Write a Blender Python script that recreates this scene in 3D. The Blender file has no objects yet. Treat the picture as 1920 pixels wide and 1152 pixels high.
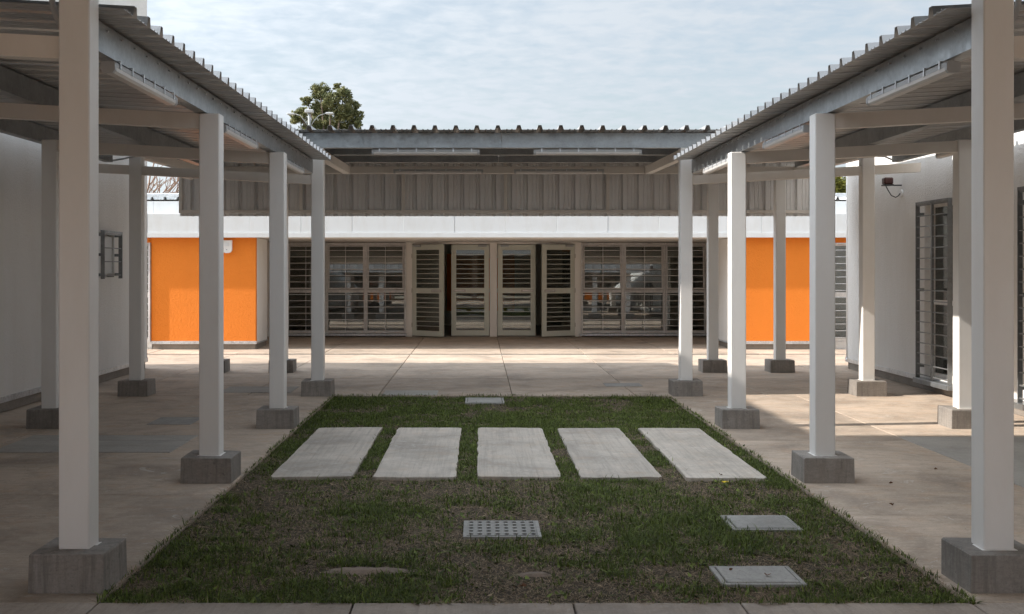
import bpy, math, random
import numpy as np
from mathutils import Vector, Matrix

random.seed(7); RNG = np.random.default_rng(7)
S = bpy.context.scene
C = bpy.context.collection
R = math.radians

# ------------------------------------------------------------------ camera
cam = bpy.data.cameras.new('camera')
co = bpy.data.objects.new('camera', cam); C.objects.link(co)
co.location = (0, 0, 1.6); co.rotation_euler = (R(90), 0, 0)
cam.sensor_width = 36; cam.lens = 41.25
cam.shift_x = 62 / 1920; cam.shift_y = -73 / 1920
cam.clip_start = 0.05; cam.clip_end = 2000
S.camera = co

# ------------------------------------------------------------------ light
SUN_EL = 37.0
CLOUD = 0.53
sdx, sdy = -1.0, -0.12
SUN_ROT = math.atan2(sdx, sdy)
W = bpy.data.worlds.new('World'); S.world = W; W.use_nodes = True
nt = W.node_tree; nt.nodes.clear()
def wn(t, **k):
    n = nt.nodes.new(t)
    for a, b in k.items(): setattr(n, a, b)
    return n
sky = wn('ShaderNodeTexSky', sky_type='NISHITA', sun_disc=False)
sky.sun_elevation = R(SUN_EL); sky.sun_rotation = SUN_ROT; sky.air_density = 1.2; sky.dust_density = 1.5
bg1 = wn('ShaderNodeBackground'); bg1.inputs[1].default_value = 0.11
nt.links.new(sky.outputs[0], bg1.inputs[0])
tc = wn('ShaderNodeTexCoord'); sep = wn('ShaderNodeSeparateXYZ')
nt.links.new(tc.outputs['Generated'], sep.inputs[0])
zz = wn('ShaderNodeMath', operation='MAXIMUM'); zz.inputs[1].default_value = 0.0
nt.links.new(sep.outputs[2], zz.inputs[0])
za = wn('ShaderNodeMath', operation='ADD'); za.inputs[1].default_value = 0.10
nt.links.new(zz.outputs[0], za.inputs[0])
dx = wn('ShaderNodeMath', operation='DIVIDE'); dy = wn('ShaderNodeMath', operation='DIVIDE')
nt.links.new(sep.outputs[0], dx.inputs[0]); nt.links.new(za.outputs[0], dx.inputs[1])
nt.links.new(sep.outputs[1], dy.inputs[0]); nt.links.new(za.outputs[0], dy.inputs[1])
cmb = wn('ShaderNodeCombineXYZ')
nt.links.new(dx.outputs[0], cmb.inputs[0]); nt.links.new(dy.outputs[0], cmb.inputs[1])
nz = wn('ShaderNodeTexNoise'); nz.inputs['Scale'].default_value = 10.0; nz.inputs['Detail'].default_value = 7
nz.inputs['Roughness'].default_value = 0.56; nz.inputs['Distortion'].default_value = 0.25
nz2 = wn('ShaderNodeTexNoise'); nz2.inputs['Scale'].default_value = 0.9; nz2.inputs['Detail'].default_value = 3
nt.links.new(cmb.outputs[0], nz.inputs['Vector']); nt.links.new(cmb.outputs[0], nz2.inputs['Vector'])
nadd = wn('ShaderNodeMath', operation='ADD'); nt.links.new(nz.outputs[0], nadd.inputs[0]); nt.links.new(nz2.outputs[0], nadd.inputs[1])
mr = wn('ShaderNodeMapRange'); mr.inputs[1].default_value = 0.78; mr.inputs[2].default_value = 1.14
mr.inputs[3].default_value = 0.56; mr.inputs[4].default_value = 1.0
nt.links.new(nadd.outputs[0], mr.inputs[0])
bg2 = wn('ShaderNodeBackground'); bg2.inputs[0].default_value = (0.865, 0.945, 1.03, 1)
# thin high cloud scatters sunlight forward: brightest around the sun, falling off smoothly over the whole sky
_h = math.hypot(sdx, sdy); _c = math.cos(R(SUN_EL))
nv = wn('ShaderNodeVectorMath', operation='NORMALIZE'); nt.links.new(tc.outputs['Generated'], nv.inputs[0])
dot = wn('ShaderNodeVectorMath', operation='DOT_PRODUCT'); dot.inputs[1].default_value = (sdx / _h * _c, sdy / _h * _c, math.sin(R(SUN_EL)))
nt.links.new(nv.outputs[0], dot.inputs[0])
hal = wn('ShaderNodeMath', operation='MULTIPLY_ADD'); hal.inputs[1].default_value = 0.5; hal.inputs[2].default_value = 0.5; nt.links.new(dot.outputs['Value'], hal.inputs[0])
pw_ = wn('ShaderNodeMath', operation='POWER'); pw_.inputs[1].default_value = 5.0; nt.links.new(hal.outputs[0], pw_.inputs[0])
cb_ = wn('ShaderNodeMath', operation='MULTIPLY_ADD'); cb_.inputs[1].default_value = 5.0 * CLOUD; cb_.inputs[2].default_value = CLOUD; nt.links.new(pw_.outputs[0], cb_.inputs[0])
nt.links.new(cb_.outputs[0], bg2.inputs[1])
mixs = wn('ShaderNodeMixShader')
nt.links.new(mr.outputs[0], mixs.inputs[0]); nt.links.new(bg1.outputs[0], mixs.inputs[1]); nt.links.new(bg2.outputs[0], mixs.inputs[2])
wo = wn('ShaderNodeOutputWorld'); nt.links.new(mixs.outputs[0], wo.inputs[0])

sun = bpy.data.lights.new('sun', 'SUN'); sun.energy = 5.0; sun.angle = R(0.55); sun.color = (1.0, 0.93, 0.84)
so = bpy.data.objects.new('sun', sun); C.objects.link(so)
hz = math.hypot(sdx, sdy)
d = Vector((sdx / hz, sdy / hz, math.tan(R(SUN_EL))))
so.rotation_euler = d.to_track_quat('Z', 'Y').to_euler(); so.location = (-40, -6, 31)

S.view_settings.view_transform = 'Standard'; S.view_settings.look = 'None'
S.view_settings.exposure = 0.52; S.view_settings.gamma = 1.0; S.cycles.diffuse_bounces = 8; S.cycles.max_bounces = 12; S.view_settings.use_curve_mapping = False

# ------------------------------------------------------------------ materials
def mat_new(name):
    m = bpy.data.materials.new(name); m.use_nodes = True
    return m, m.node_tree, m.node_tree.nodes['Principled BSDF']
def N(t, ty, **k):
    n = t.nodes.new(ty)
    for a, b in k.items(): setattr(n, a, b)
    return n
def coords(t, scale=(1, 1, 1), space='Object'):
    """object coordinates shifted per object so that no two pieces share a pattern"""
    tc = N(t, 'ShaderNodeTexCoord'); mp = N(t, 'ShaderNodeMapping'); mp.inputs['Scale'].default_value = scale
    if space == 'World':
        g = N(t, 'ShaderNodeNewGeometry'); t.links.new(g.outputs['Position'], mp.inputs[0])
    else:
        oi = N(t, 'ShaderNodeObjectInfo'); ml = N(t, 'ShaderNodeVectorMath', operation='SCALE'); ml.inputs[3].default_value = 37.0
        cb = N(t, 'ShaderNodeCombineXYZ')
        for i in range(3): t.links.new(oi.outputs['Random'], cb.inputs[i])
        t.links.new(cb.outputs[0], ml.inputs[0])
        ad = N(t, 'ShaderNodeVectorMath', operation='ADD')
        t.links.new(tc.outputs['Object'], ad.inputs[0]); t.links.new(ml.outputs[0], ad.inputs[1])
        t.links.new(ad.outputs[0], mp.inputs[0])
    return mp.outputs[0]
def noise(t, vec, scale, detail=4, rough=0.6, dist=0.0):
    n = N(t, 'ShaderNodeTexNoise'); n.inputs['Scale'].default_value = scale; n.inputs['Detail'].default_value = detail
    n.inputs['Roughness'].default_value = rough; n.inputs['Distortion'].default_value = dist
    t.links.new(vec, n.inputs['Vector']); return n.outputs[0]
def ramp(t, fac, stops):
    r = N(t, 'ShaderNodeValToRGB'); e = r.color_ramp.elements
    while len(e) < len(stops): e.new(0.5)
    for el, (p, c) in zip(e, stops): el.position = p; el.color = (*c, 1)
    t.links.new(fac, r.inputs[0]); return r.outputs[0]
def mixc(t, fac, a, b, mode='MIX'):
    m = N(t, 'ShaderNodeMix', data_type='RGBA', blend_type=mode)
    if isinstance(fac, float): m.inputs[0].default_value = fac
    else: t.links.new(fac, m.inputs[0])
    for i, v in ((6, a), (7, b)):
        if isinstance(v, tuple): m.inputs[i].default_value = (*v, 1)
        else: t.links.new(v, m.inputs[i])
    return m.outputs[2]
def maprange(t, v, a, b, c, d):
    m = N(t, 'ShaderNodeMapRange'); t.links.new(v, m.inputs[0])
    for i, x in enumerate((a, b, c, d)): m.inputs[i + 1].default_value = x
    return m.outputs[0]
def bump(t, h, strength, dist, nrm=None):
    b = N(t, 'ShaderNodeBump'); b.inputs['Strength'].default_value = strength; b.inputs['Distance'].default_value = dist
    t.links.new(h, b.inputs['Height'])
    if nrm is not None: t.links.new(nrm, b.inputs['Normal'])
    return b.outputs[0]

def m_paint(name, col, rough=0.45, dirt=0.10, metallic=0.0):
    m, t, p = mat_new(name); v = coords(t, (1, 1, 0.35))
    n1 = noise(t, v, 5, 5, 0.65); n2 = noise(t, v, 40, 3)
    c = mixc(t, maprange(t, n1, 0.45, 0.8, 0, dirt * 2.2), col, tuple(x * k for x, k in zip(col, (0.72, 0.66, 0.58))))
    t.links.new(c, p.inputs['Base Color'])
    t.links.new(maprange(t, n2, 0.3, 0.7, rough - 0.06, rough + 0.12), p.inputs['Roughness'])
    p.inputs['Metallic'].default_value = metallic
    t.links.new(bump(t, n2, 0.06, 0.004), p.inputs['Normal'])
    return m
def m_galv(name, col, metallic, rough, spangle=0.3, var=0.38):
    m, t, p = mat_new(name); v = coords(t)
    vo = N(t, 'ShaderNodeTexVoronoi'); vo.inputs['Scale'].default_value = 55; t.links.new(v, vo.inputs['Vector'])
    sp = N(t, 'ShaderNodeSeparateColor'); t.links.new(vo.outputs['Color'], sp.inputs[0])
    n1 = noise(t, v, 3.5, 6, 0.7); n2 = noise(t, v, 22, 4)
    mm = N(t, 'ShaderNodeMath', operation='MULTIPLY_ADD'); mm.inputs[1].default_value = spangle; t.links.new(sp.outputs[0], mm.inputs[0]); t.links.new(n1, mm.inputs[2])
    c = ramp(t, mm.outputs[0], [(0.30, tuple(x * (1 - var) for x in col)), (0.62, col), (0.95, tuple(min(1, x * (1 + var * .8)) for x in col))])
    t.links.new(c, p.inputs['Base Color']); p.inputs['Metallic'].default_value = metallic
    t.links.new(maprange(t, n2, 0.3, 0.7, rough - 0.08, rough + 0.12), p.inputs['Roughness'])
    if var > .15: t.links.new(bump(t, n1, 0.06, 0.006), p.inputs['Normal'])
    return m
def m_plaster(name, col, grain=95, strength=0.6, stain=0.45):
    m, t, p = mat_new(name); v = coords(t); vw = coords(t, (1, 1, 0.3))
    n1 = noise(t, vw, 1.4, 6, 0.65); n2 = noise(t, v, grain, 3, 0.6); n3 = noise(t, v, grain * 0.35, 4, 0.6)
    c = mixc(t, maprange(t, n1, 0.42, 0.78, 0, stain), col, tuple(x * k for x, k in zip(col, (0.78, 0.75, 0.70))))
    t.links.new(c, p.inputs['Base Color']); p.inputs['Roughness'].default_value = 0.9
    h = N(t, 'ShaderNodeMath', operation='ADD'); t.links.new(n2, h.inputs[0]); t.links.new(n3, h.inputs[1])
    t.links.new(bump(t, h.outputs[0], strength, 0.012), p.inputs['Normal'])
    return m
def m_concrete(name, base, brush=(1, 14, 1), contrast=1.0, rough=0.85, warm=0.5, vstreak=False, space='Object', brushamt=0.5):
    m, t, p = mat_new(name)
    v = coords(t, (1, 1, 1), space); vb = coords(t, brush, space)
    big = noise(t, v, 1.3, 8, 0.68, 0.4); mid = noise(t, v, 4.5, 6, 0.7); fine = noise(t, v, 120, 3, 0.7)
    br = noise(t, vb, 9, 5, 0.7)
    dk = tuple(x * (1 - 0.40 * contrast) for x in base); lt = tuple(min(1, x * (1 + 0.28 * contrast)) for x in base)
    c = ramp(t, big, [(0.28, dk), (0.50, base), (0.74, lt)])
    rust = tuple(x * k for x, k in zip(base, (1.06, 0.88, 0.72)))
    c = mixc(t, maprange(t, mid, 0.50, 0.80, 0, warm), c, rust)
    c = mixc(t, maprange(t, br, 0.46, 0.70, 0, brushamt), c, tuple(x * .62 for x in base))
    c = mixc(t, maprange(t, fine, 0.52, 0.74, 0, 0.65), c, tuple(x * 0.55 for x in base))
    gr = noise(t, v, 38, 5, 0.75); c = mixc(t, maprange(t, gr, 0.52, 0.72, 0, 0.40), c, tuple(min(1, x * 1.45) for x in base))
    st2 = noise(t, v, 2.6, 9, 0.80, 0.8); c = mixc(t, maprange(t, st2, 0.55, 0.585, 0, 0.30 * contrast), c, tuple(x * 0.62 for x in base))
    wh = noise(t, v, 3.3, 7, 0.78, 1.5); c = mixc(t, maprange(t, wh, 0.60, 0.635, 0, 0.30 * contrast), c, tuple(min(1, x * 1.35) for x in (base[0], base[0] * .95, base[0] * .88)))
    spots = noise(t, v, 26, 2, 0.5)
    c = mixc(t, maprange(t, spots, 0.70, 0.74, 0, 0.7), c, tuple(x * 0.5 for x in base))
    oi = N(t, 'ShaderNodeObjectInfo'); hs = N(t, 'ShaderNodeHueSaturation')
    t.links.new(maprange(t, oi.outputs['Random'], 0, 1, 0.90, 1.08), hs.inputs['Value']); t.links.new(c, hs.inputs['Color'])
    c = hs.outputs[0]
    if vstreak:
        vs = coords(t, (9, 9, 0.6)); st = noise(t, vs, 3.0, 4, 0.7)
        c = mixc(t, maprange(t, st, 0.48, 0.68, 0, 0.55), c, tuple(x * 0.45 for x in base))
        c = mixc(t, maprange(t, st, 0.30, 0.24, 0, 0.5), c, tuple(min(1, x * 1.9) for x in base))
    t.links.new(c, p.inputs['Base Color']); 
    t.links.new(maprange(t, mid, 0.3, 0.7, rough - 0.12, rough + 0.06), p.inputs['Roughness'])
    n1 = bump(t, br, 0.30, 0.006); t.links.new(bump(t, fine, 0.35, 0.003, n1), p.inputs['Normal'])
    return m
def m_plain(name, col, rough=0.5, metallic=0.0):
    m, t, p = mat_new(name); v = coords(t); n = noise(t, v, 12, 4)
    c = mixc(t, maprange(t, n, 0.4, 0.75, 0, 0.35), col, tuple(x * 0.75 for x in col))
    t.links.new(c, p.inputs['Base Color']); p.inputs['Roughness'].default_value = rough; p.inputs['Metallic'].default_value = metallic
    return m
def m_glass(name, tint=(0.62, 0.65, 0.62), boost=1.8, base=0.06):
    m, t, p = mat_new(name); t.nodes.remove(p)
    out = t.nodes['Material Output']
    fr = N(t, 'ShaderNodeFresnel'); fr.inputs[0].default_value = 1.52
    ma = N(t, 'ShaderNodeMath', operation='MULTIPLY_ADD', use_clamp=True); ma.inputs[1].default_value = boost; ma.inputs[2].default_value = base
    t.links.new(fr.outputs[0], ma.inputs[0])
    tr = N(t, 'ShaderNodeBsdfTransparent'); tr.inputs[0].default_value = (*tint, 1)
    gl = N(t, 'ShaderNodeBsdfGlossy'); gl.inputs['Roughness'].default_value = 0.015; gl.inputs[0].default_value = (0.95, 0.97, 0.97, 1)
    v = coords(t); n = noise(t, v, 1.2, 2); t.links.new(bump(t, n, 0.04, 0.02), gl.inputs['Normal'])
    mx = N(t, 'ShaderNodeMixShader')
    t.links.new(ma.outputs[0], mx.inputs[0]); t.links.new(tr.outputs[0], mx.inputs[1]); t.links.new(gl.outputs[0], mx.inputs[2])
    t.links.new(mx.outputs[0], out.inputs['Surface']); return m
def m_attr(name, rough=0.7, trans=0.25):
    m, t, p = mat_new(name)
    a = N(t, 'ShaderNodeAttribute'); a.attribute_name = 'Col'
    t.links.new(a.outputs['Color'], p.inputs['Base Color']); p.inputs['Roughness'].default_value = rough
    if 'Specular IOR Level' in p.inputs: p.inputs['Specular IOR Level'].default_value = 0.3
    tr = N(t, 'ShaderNodeBsdfTranslucent'); t.links.new(a.outputs['Color'], tr.inputs[0])
    mx = N(t, 'ShaderNodeMixShader'); mx.inputs[0].default_value = trans
    t.links.new(p.outputs[0], mx.inputs[1]); t.links.new(tr.outputs[0], mx.inputs[2])
    t.links.new(mx.outputs[0], t.nodes['Material Output'].inputs['Surface']); return m
def m_soil(name):
    m, t, p = mat_new(name); v = coords(t, (1, 1, 1), 'World')
    n = noise(t, v, 2.2, 8, 0.7); f = noise(t, v, 70, 4, 0.7)
    c = ramp(t, n, [(0.30, (0.030, 0.032, 0.014)), (0.48, (0.055, 0.042, 0.024)), (0.64, (0.10, 0.074, 0.05)), (0.8, (0.16, 0.125, 0.09))])
    c = mixc(t, maprange(t, f, 0.4, 0.7, 0, 0.6), c, (0.028, 0.022, 0.014))
    t.links.new(c, p.inputs['Base Color']); p.inputs['Roughness'].default_value = 1
    t.links.new(bump(t, f, 0.9, 0.015), p.inputs['Normal']); return m

M = {}
M['column'] = m_paint('white_enamel', (0.80, 0.785, 0.76), 0.42, 0.08)
M['beam'] = m_paint('white_beam_paint', (0.72, 0.68, 0.63), 0.5, 0.12)
M['galv'] = m_galv('galvanised_steel', (0.34, 0.36, 0.375), 0.75, 0.36, 0.12, 0.30)
M['strip'] = m_galv('galvanised_strip', (0.60, 0.62, 0.64), 0.7, 0.38)
M['sheet'] = m_galv('roof_sheet_metal', (0.48, 0.475, 0.47), 0.6, 0.36, 0.03, 0.06)
M['screen'] = m_galv('screen_sheet_metal', (0.74, 0.735, 0.73), 0.15, 0.42, 0.03, 0.06)
M['plaster'] = m_plaster('white_textured_plaster', (0.78, 0.765, 0.74))
M['plaster_in'] = m_plaster('cream_wall', (0.84, 0.80, 0.75), 60, 0.15)
M['orange'] = m_plaster('orange_textured_render', (0.84, 0.235, 0.022), 80, 1.0, 0.30)
M['floor'] = m_concrete('brushed_beige_concrete', (0.455, 0.368, 0.292), (0.5, 4.5, 1), 1.3, 0.82, 0.75)
M['floor_grey'] = m_concrete('grey_concrete_patch', (0.40, 0.375, 0.34), (.5, 4.5, 1), 0.6, 0.82, 0.25)
M['slab'] = m_concrete('pale_brushed_slab', (0.47, 0.42, 0.365), (4, 0.10, 1), 1.1, 0.85, 0.6, brushamt=0.75)
M['walk'] = m_concrete('brushed_walk_concrete', (0.38, 0.32, 0.27), (4, 0.10, 1), 1.0, 0.85, 0.4)
M['footing'] = m_concrete('footing_concrete', (0.275, 0.25, 0.225), (2, 2, 8), 0.9, 0.88, 0.3, True)
M['plinth'] = m_concrete('plinth_concrete', (0.26, 0.23, 0.20), (1, 1, 8), 0.7, 0.9, 0.3)
M['cover'] = m_concrete('cast_cover', (0.33, 0.32, 0.30), (6, 2, 1), 1.2, 0.8, 0.15)
M['void'] = m_plain('dark_recess', (0.015, 0.014, 0.013), 0.9)
M['fascia'] = m_paint('white_fascia_panel', (0.66, 0.68, 0.69), 0.4, 0.16)
M['door'] = m_paint('grey_green_door_paint', (0.62, 0.63, 0.55), 0.45, 0.08)
M['winframe'] = m_galv('window_frame_metal', (0.76, 0.73, 0.70), 0.1, 0.45, 0.1)
M['grille'] = m_galv('grille_steel', (0.76, 0.74, 0.72), 0.15, 0.45, 0.1)
M['grille_dark'] = m_galv('weathered_grille_steel', (0.27, 0.28, 0.285), 0.6, 0.42, 0.1)
M['glass'] = m_glass('window_glass')
M['glass_side'] = m_glass('side_window_glass', (0.5, 0.52, 0.5), 0.7, 0.02)
M['interior'] = m_plain('interior_wall', (0.62, 0.58, 0.52), 0.9)
M['interior_floor'] = m_plain('interior_floor', (0.40, 0.37, 0.33), 0.4)
M['white_plastic'] = m_plain('white_plastic', (0.78, 0.77, 0.75), 0.4)
M['grey_plastic'] = m_plain('grey_plastic', (0.42, 0.43, 0.44), 0.45)
M['diffuser'] = m_plain('ribbed_diffuser', (0.66, 0.64, 0.62), 0.34)
M['black'] = m_plain('black_plastic', (0.02, 0.02, 0.02), 0.4)
M['red'] = m_plain('dark_red_lens', (0.055, 0.014, 0.011), 0.3)
M['steel'] = m_plain('brushed_steel', (0.5, 0.46, 0.42), 0.35, 0.7)
M['soil'] = m_soil('lawn_soil')
M['earth'] = m_concrete('far_ground', (0.22, 0.19, 0.14), (1, 1, 1), 0.8, 0.95, 0.4, space='World')
M['bare'] = m_concrete('bare_pinkish_soil', (0.24, 0.185, 0.145), (3, 3, 1), 0.8, 0.95, 0.4)
M['blade'] = m_attr('grass_blades')
M['leaf'] = m_attr('tree_leaves', 0.55, 0.2)
M['bark'] = m_concrete('bark', (0.13, 0.095, 0.07), (6, 6, 1), 0.8, 0.95, 0.3)
M['bark_bare'] = m_concrete('reddish_bark', (0.25, 0.16, 0.115), (6, 6, 1), 0.8, 0.95, 0.3)
M['post'] = m_plain('pale_post_paint', (0.30, 0.31, 0.31), 0.4)
M['yellow'] = m_plain('yellow_petal', (0.80, 0.62, 0.02), 0.6)
M['dryleaf'] = m_plain('dry_leaf', (0.16, 0.075, 0.035), 0.7)
M['paleleaf'] = m_plain('pale_leaf', (0.45, 0.38, 0.28), 0.7)

# ------------------------------------------------------------------ mesh helpers
WP = {}           # world position of each parent object (parents carry no rotation unless noted)
class MB:
    def __init__(s): s.v = []; s.f = []
    def raw(s, vs, fs):
        o = len(s.v); s.v += [tuple(v) for v in vs]; s.f += [tuple(i + o for i in f) for f in fs]
    def box(s, x0, x1, y0, y1, z0, z1, ch=0.0, mtx=None):
        vs, fs = box_geo((x1 - x0) / 2, (y1 - y0) / 2, (z1 - z0) / 2, ch)
        c = Vector(((x0 + x1) / 2, (y0 + y1) / 2, (z0 + z1) / 2))
        vs = [Vector(v) + c for v in vs]
        if mtx is not None: vs = [mtx @ v for v in vs]
        s.raw(vs, fs); return s
    def tube(s, pts, r, n=8, cap=True):
        pts = [Vector(p) for p in pts]; rs = r if isinstance(r, (list, tuple)) else [r] * len(pts)
        rings = []; ref = None
        for i, p in enumerate(pts):
            a = pts[max(0, i - 1)]; b = pts[min(len(pts) - 1, i + 1)]
            t = (b - a).normalized()
            if ref is None: ref = Vector((0, 0, 1)) if abs(t.z) < 0.9 else Vector((1, 0, 0))
            u = t.cross(ref).normalized(); w = u.cross(t).normalized(); ref = w
            rings.append([p + (u * math.cos(2 * math.pi * k / n) + w * math.sin(2 * math.pi * k / n)) * rs[i] for k in range(n)])
        vs = [q for g in rings for q in g]; fs = []
        for i in range(len(pts) - 1):
            for k in range(n):
                k2 = (k + 1) % n
                fs.append((i * n + k, i * n + k2, (i + 1) * n + k2, (i + 1) * n + k))
        if cap:
            fs.append(tuple(range(n - 1, -1, -1))); fs.append(tuple((len(pts) - 1) * n + k for k in range(n)))
        s.raw(vs, fs); return s
    def prism(s, poly, y0, y1):          # poly in (x,z), extruded along y
        n = len(poly)
        vs = [(x, y0, z) for x, z in poly] + [(x, y1, z) for x, z in poly]
        fs = [tuple(range(n)), tuple(range(2 * n - 1, n - 1, -1))] + [(i, i + n, (i + 1) % n + n, (i + 1) % n) for i in range(n)]
        s.raw(vs, fs); return s
    def mesh(s, name, smooth=False):
        me = bpy.data.meshes.new(name); me.from_pydata(s.v, [], s.f)
        import bmesh
        bm = bmesh.new(); bm.from_mesh(me); bmesh.ops.recalc_face_normals(bm, faces=bm.faces); bm.to_mesh(me); bm.free()
        if smooth: me.polygons.foreach_set('use_smooth', [True] * len(me.polygons))
        me.update(); return me
def box_geo(hx, hy, hz, ch):
    if ch <= 0 or min(hx, hy, hz) <= ch * 1.05:
        vs = [(a * hx, b * hy, c * hz) for a in (-1, 1) for b in (-1, 1) for c in (-1, 1)]
        return vs, [(0, 1, 3, 2), (4, 6, 7, 5), (0, 4, 5, 1), (2, 3, 7, 6), (0, 2, 6, 4), (1, 5, 7, 3)]
    idx = {}; vs = []
    H = (hx, hy, hz)
    for sx in (-1, 1):
        for sy in (-1, 1):
            for sz in (-1, 1):
                sg = (sx, sy, sz)
                for ax in range(3):
                    v = [sg[i] * (H[i] if i == ax else H[i] - ch) for i in range(3)]
                    idx[(sg, ax)] = len(vs); vs.append(tuple(v))
    fs = []
    for ax in range(3):
        a, b = [i for i in range(3) if i != ax]
        for sg in (-1, 1):
            q = []
            for p, r in ((-1, -1), (1, -1), (1, 1), (-1, 1)):
                s = [0, 0, 0]; s[ax] = sg; s[a] = p; s[b] = r; q.append(idx[(tuple(s), ax)])
            fs.append(tuple(q))
        for p in (-1, 1):
            for r in (-1, 1):
                s1 = [0, 0, 0]; s1[a] = p; s1[b] = r; s2 = list(s1); s1[ax] = -1; s2[ax] = 1
                s1 = tuple(s1); s2 = tuple(s2)
                fs.append((idx[(s1, a)], idx[(s2, a)], idx[(s2, b)], idx[(s1, b)]))
    for sx in (-1, 1):
        for sy in (-1, 1):
            for sz in (-1, 1): fs.append(tuple(idx[((sx, sy, sz), k)] for k in range(3)))
    return vs, fs
def link(name, me, mat, parent=None, wpos=(0, 0, 0), rot=(0, 0, 0)):
    o = bpy.data.objects.new(name, me); C.objects.link(o)
    if me is not None and mat is not None and len(me.materials) == 0: me.materials.append(M[mat])
    w = Vector(wpos)
    if parent is not None:
        o.parent = parent; o.location = w - WP.get(parent.name, Vector((0, 0, 0)))
    else: o.location = w
    o.rotation_euler = rot; WP[o.name] = w
    return o
def tag(o, label, cat, group=None):
    o['label'] = label; o['category'] = cat
    if group: o['group'] = group
    return o
def thing(name, label, cat, loc, group=None):
    return tag(link(name, None, None, None, loc), label, cat, group)
_cache = {}
def box(parent, name, x0, x1, y0, y1, z0, z1, mat, ch=0.004, rot=(0, 0, 0)):
    """a box mesh object given in world coordinates; alike boxes share one mesh"""
    dims = tuple(round(v, 4) for v in (x1 - x0, y1 - y0, z1 - z0)); k = (dims, mat, ch)
    if k not in _cache:
        vs, fs = box_geo(dims[0] / 2, dims[1] / 2, dims[2] / 2, ch); b = MB(); b.raw(vs, fs); _cache[k] = b.mesh(name)
    return link(name, _cache[k], mat, parent, ((x0 + x1) / 2, (y0 + y1) / 2, (z0 + z1) / 2), rot)
def mesh_part(parent, name, mb, mat, base=(0, 0, 0), smooth=False):
    """mb is in world coordinates; origin goes to base"""
    b = Vector(base); mb.v = [tuple(Vector(v) - b) for v in mb.v]
    return link(name, mb.mesh(name, smooth), mat, parent, base)
def structure(o): o['kind'] = 'structure'; return o

XC = 0.288                      # the courtyard's axis of symmetry

# ================================================================== GROUND
gm = MB(); gm.raw([(-400, -400, -0.16), (400, -400, -0.16), (400, 700, -0.16), (-400, 700, -0.16)], [(0, 1, 2, 3)])
structure(link('ground', gm.mesh('ground'), 'earth'))

GX0, GX1, GY0, GY1 = -1.82, 2.355, 5.614, 14.73     # the lawn
structure(mesh_part(None, 'lawn_bed', MB().box(GX0, GX1, GY0, GY1, -0.15, -0.022), 'soil', (XC, 10, -0.15)))

pav = structure(mesh_part(None, 'pavement', MB().box(-5.5, 6.1, -7, GY0 - 0.3, -0.155, -0.06).box(-9.5, 10.1, GY1 + 0.3, 33, -0.155, -0.06)
                          .box(-5.5, GX0 - 0.3, GY0 - 0.3, GY1 + 0.3, -0.155, -0.06).box(GX1 + 0.3, 6.1, GY0 - 0.3, GY1 + 0.3, -0.155, -0.06), 'void', (XC, 0, -0.15)))
def slabgrid(xs, ys, mat, gap=0.009, z=0.0):
    for i in range(len(xs) - 1):
        for j in range(len(ys) - 1):
            box(pav, 'pavement_slab', xs[i] + gap / 2, xs[i + 1] - gap / 2, ys[j] + gap / 2, ys[j + 1] - gap / 2, -0.14, z + random.uniform(-0.0015, 0.0015), mat, 0.004)
slabgrid([-9.3, -6.2, -4.55, -2.92, -1.27, 0.42, 1.97, 3.62, 5.25, 6.85, 9.9], [GY1, 17.02, 21.70], 'floor')
slabgrid([-9.3, -6.2, -4.55, -2.92, -1.27, 0.42, 1.97, 3.62, 5.25, 6.85, 9.9], [21.93, 28.2], 'floor')
slabgrid([-5.45, -4.35, GX0], [GY0, 8.28, 11.25, GY1], 'floor')
slabgrid([GX1, 3.98], [GY0, 7.6, 10.9, GY1], 'floor')
slabgrid([3.98, 6.05], [GY0, 7.6], 'floor'); slabgrid([3.98, 6.05], [7.6, 11.15], 'floor_grey'); slabgrid([3.98, 6.05], [11.15, GY1], 'floor')
slabgrid([-5.45, GX0, -0.6, 0.45, 1.25, GX1, 6.05], [3.6, GY0], 'walk')
slabgrid([-5.45, -3.2, -0.8, 1.4, 3.8, 6.05], [-7, -2, 1, 3.6], 'floor')

dc = thing('drain_channel', 'narrow steel drain channel running across the sunlit paving', 'drain', (XC, 21.83, -0.05))
box(dc, 'channel_bed', -9.3, 9.9, 21.705, 21.925, -0.06, -0.04, 'void', 0)
for k in range(10):
    box(dc, 'grate', -9.3 + 1.92 * k + 0.005, -9.3 + 1.92 * (k + 1) - 0.005, 21.725, 21.905, -0.035, -0.012, 'galv', 0.003)

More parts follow.
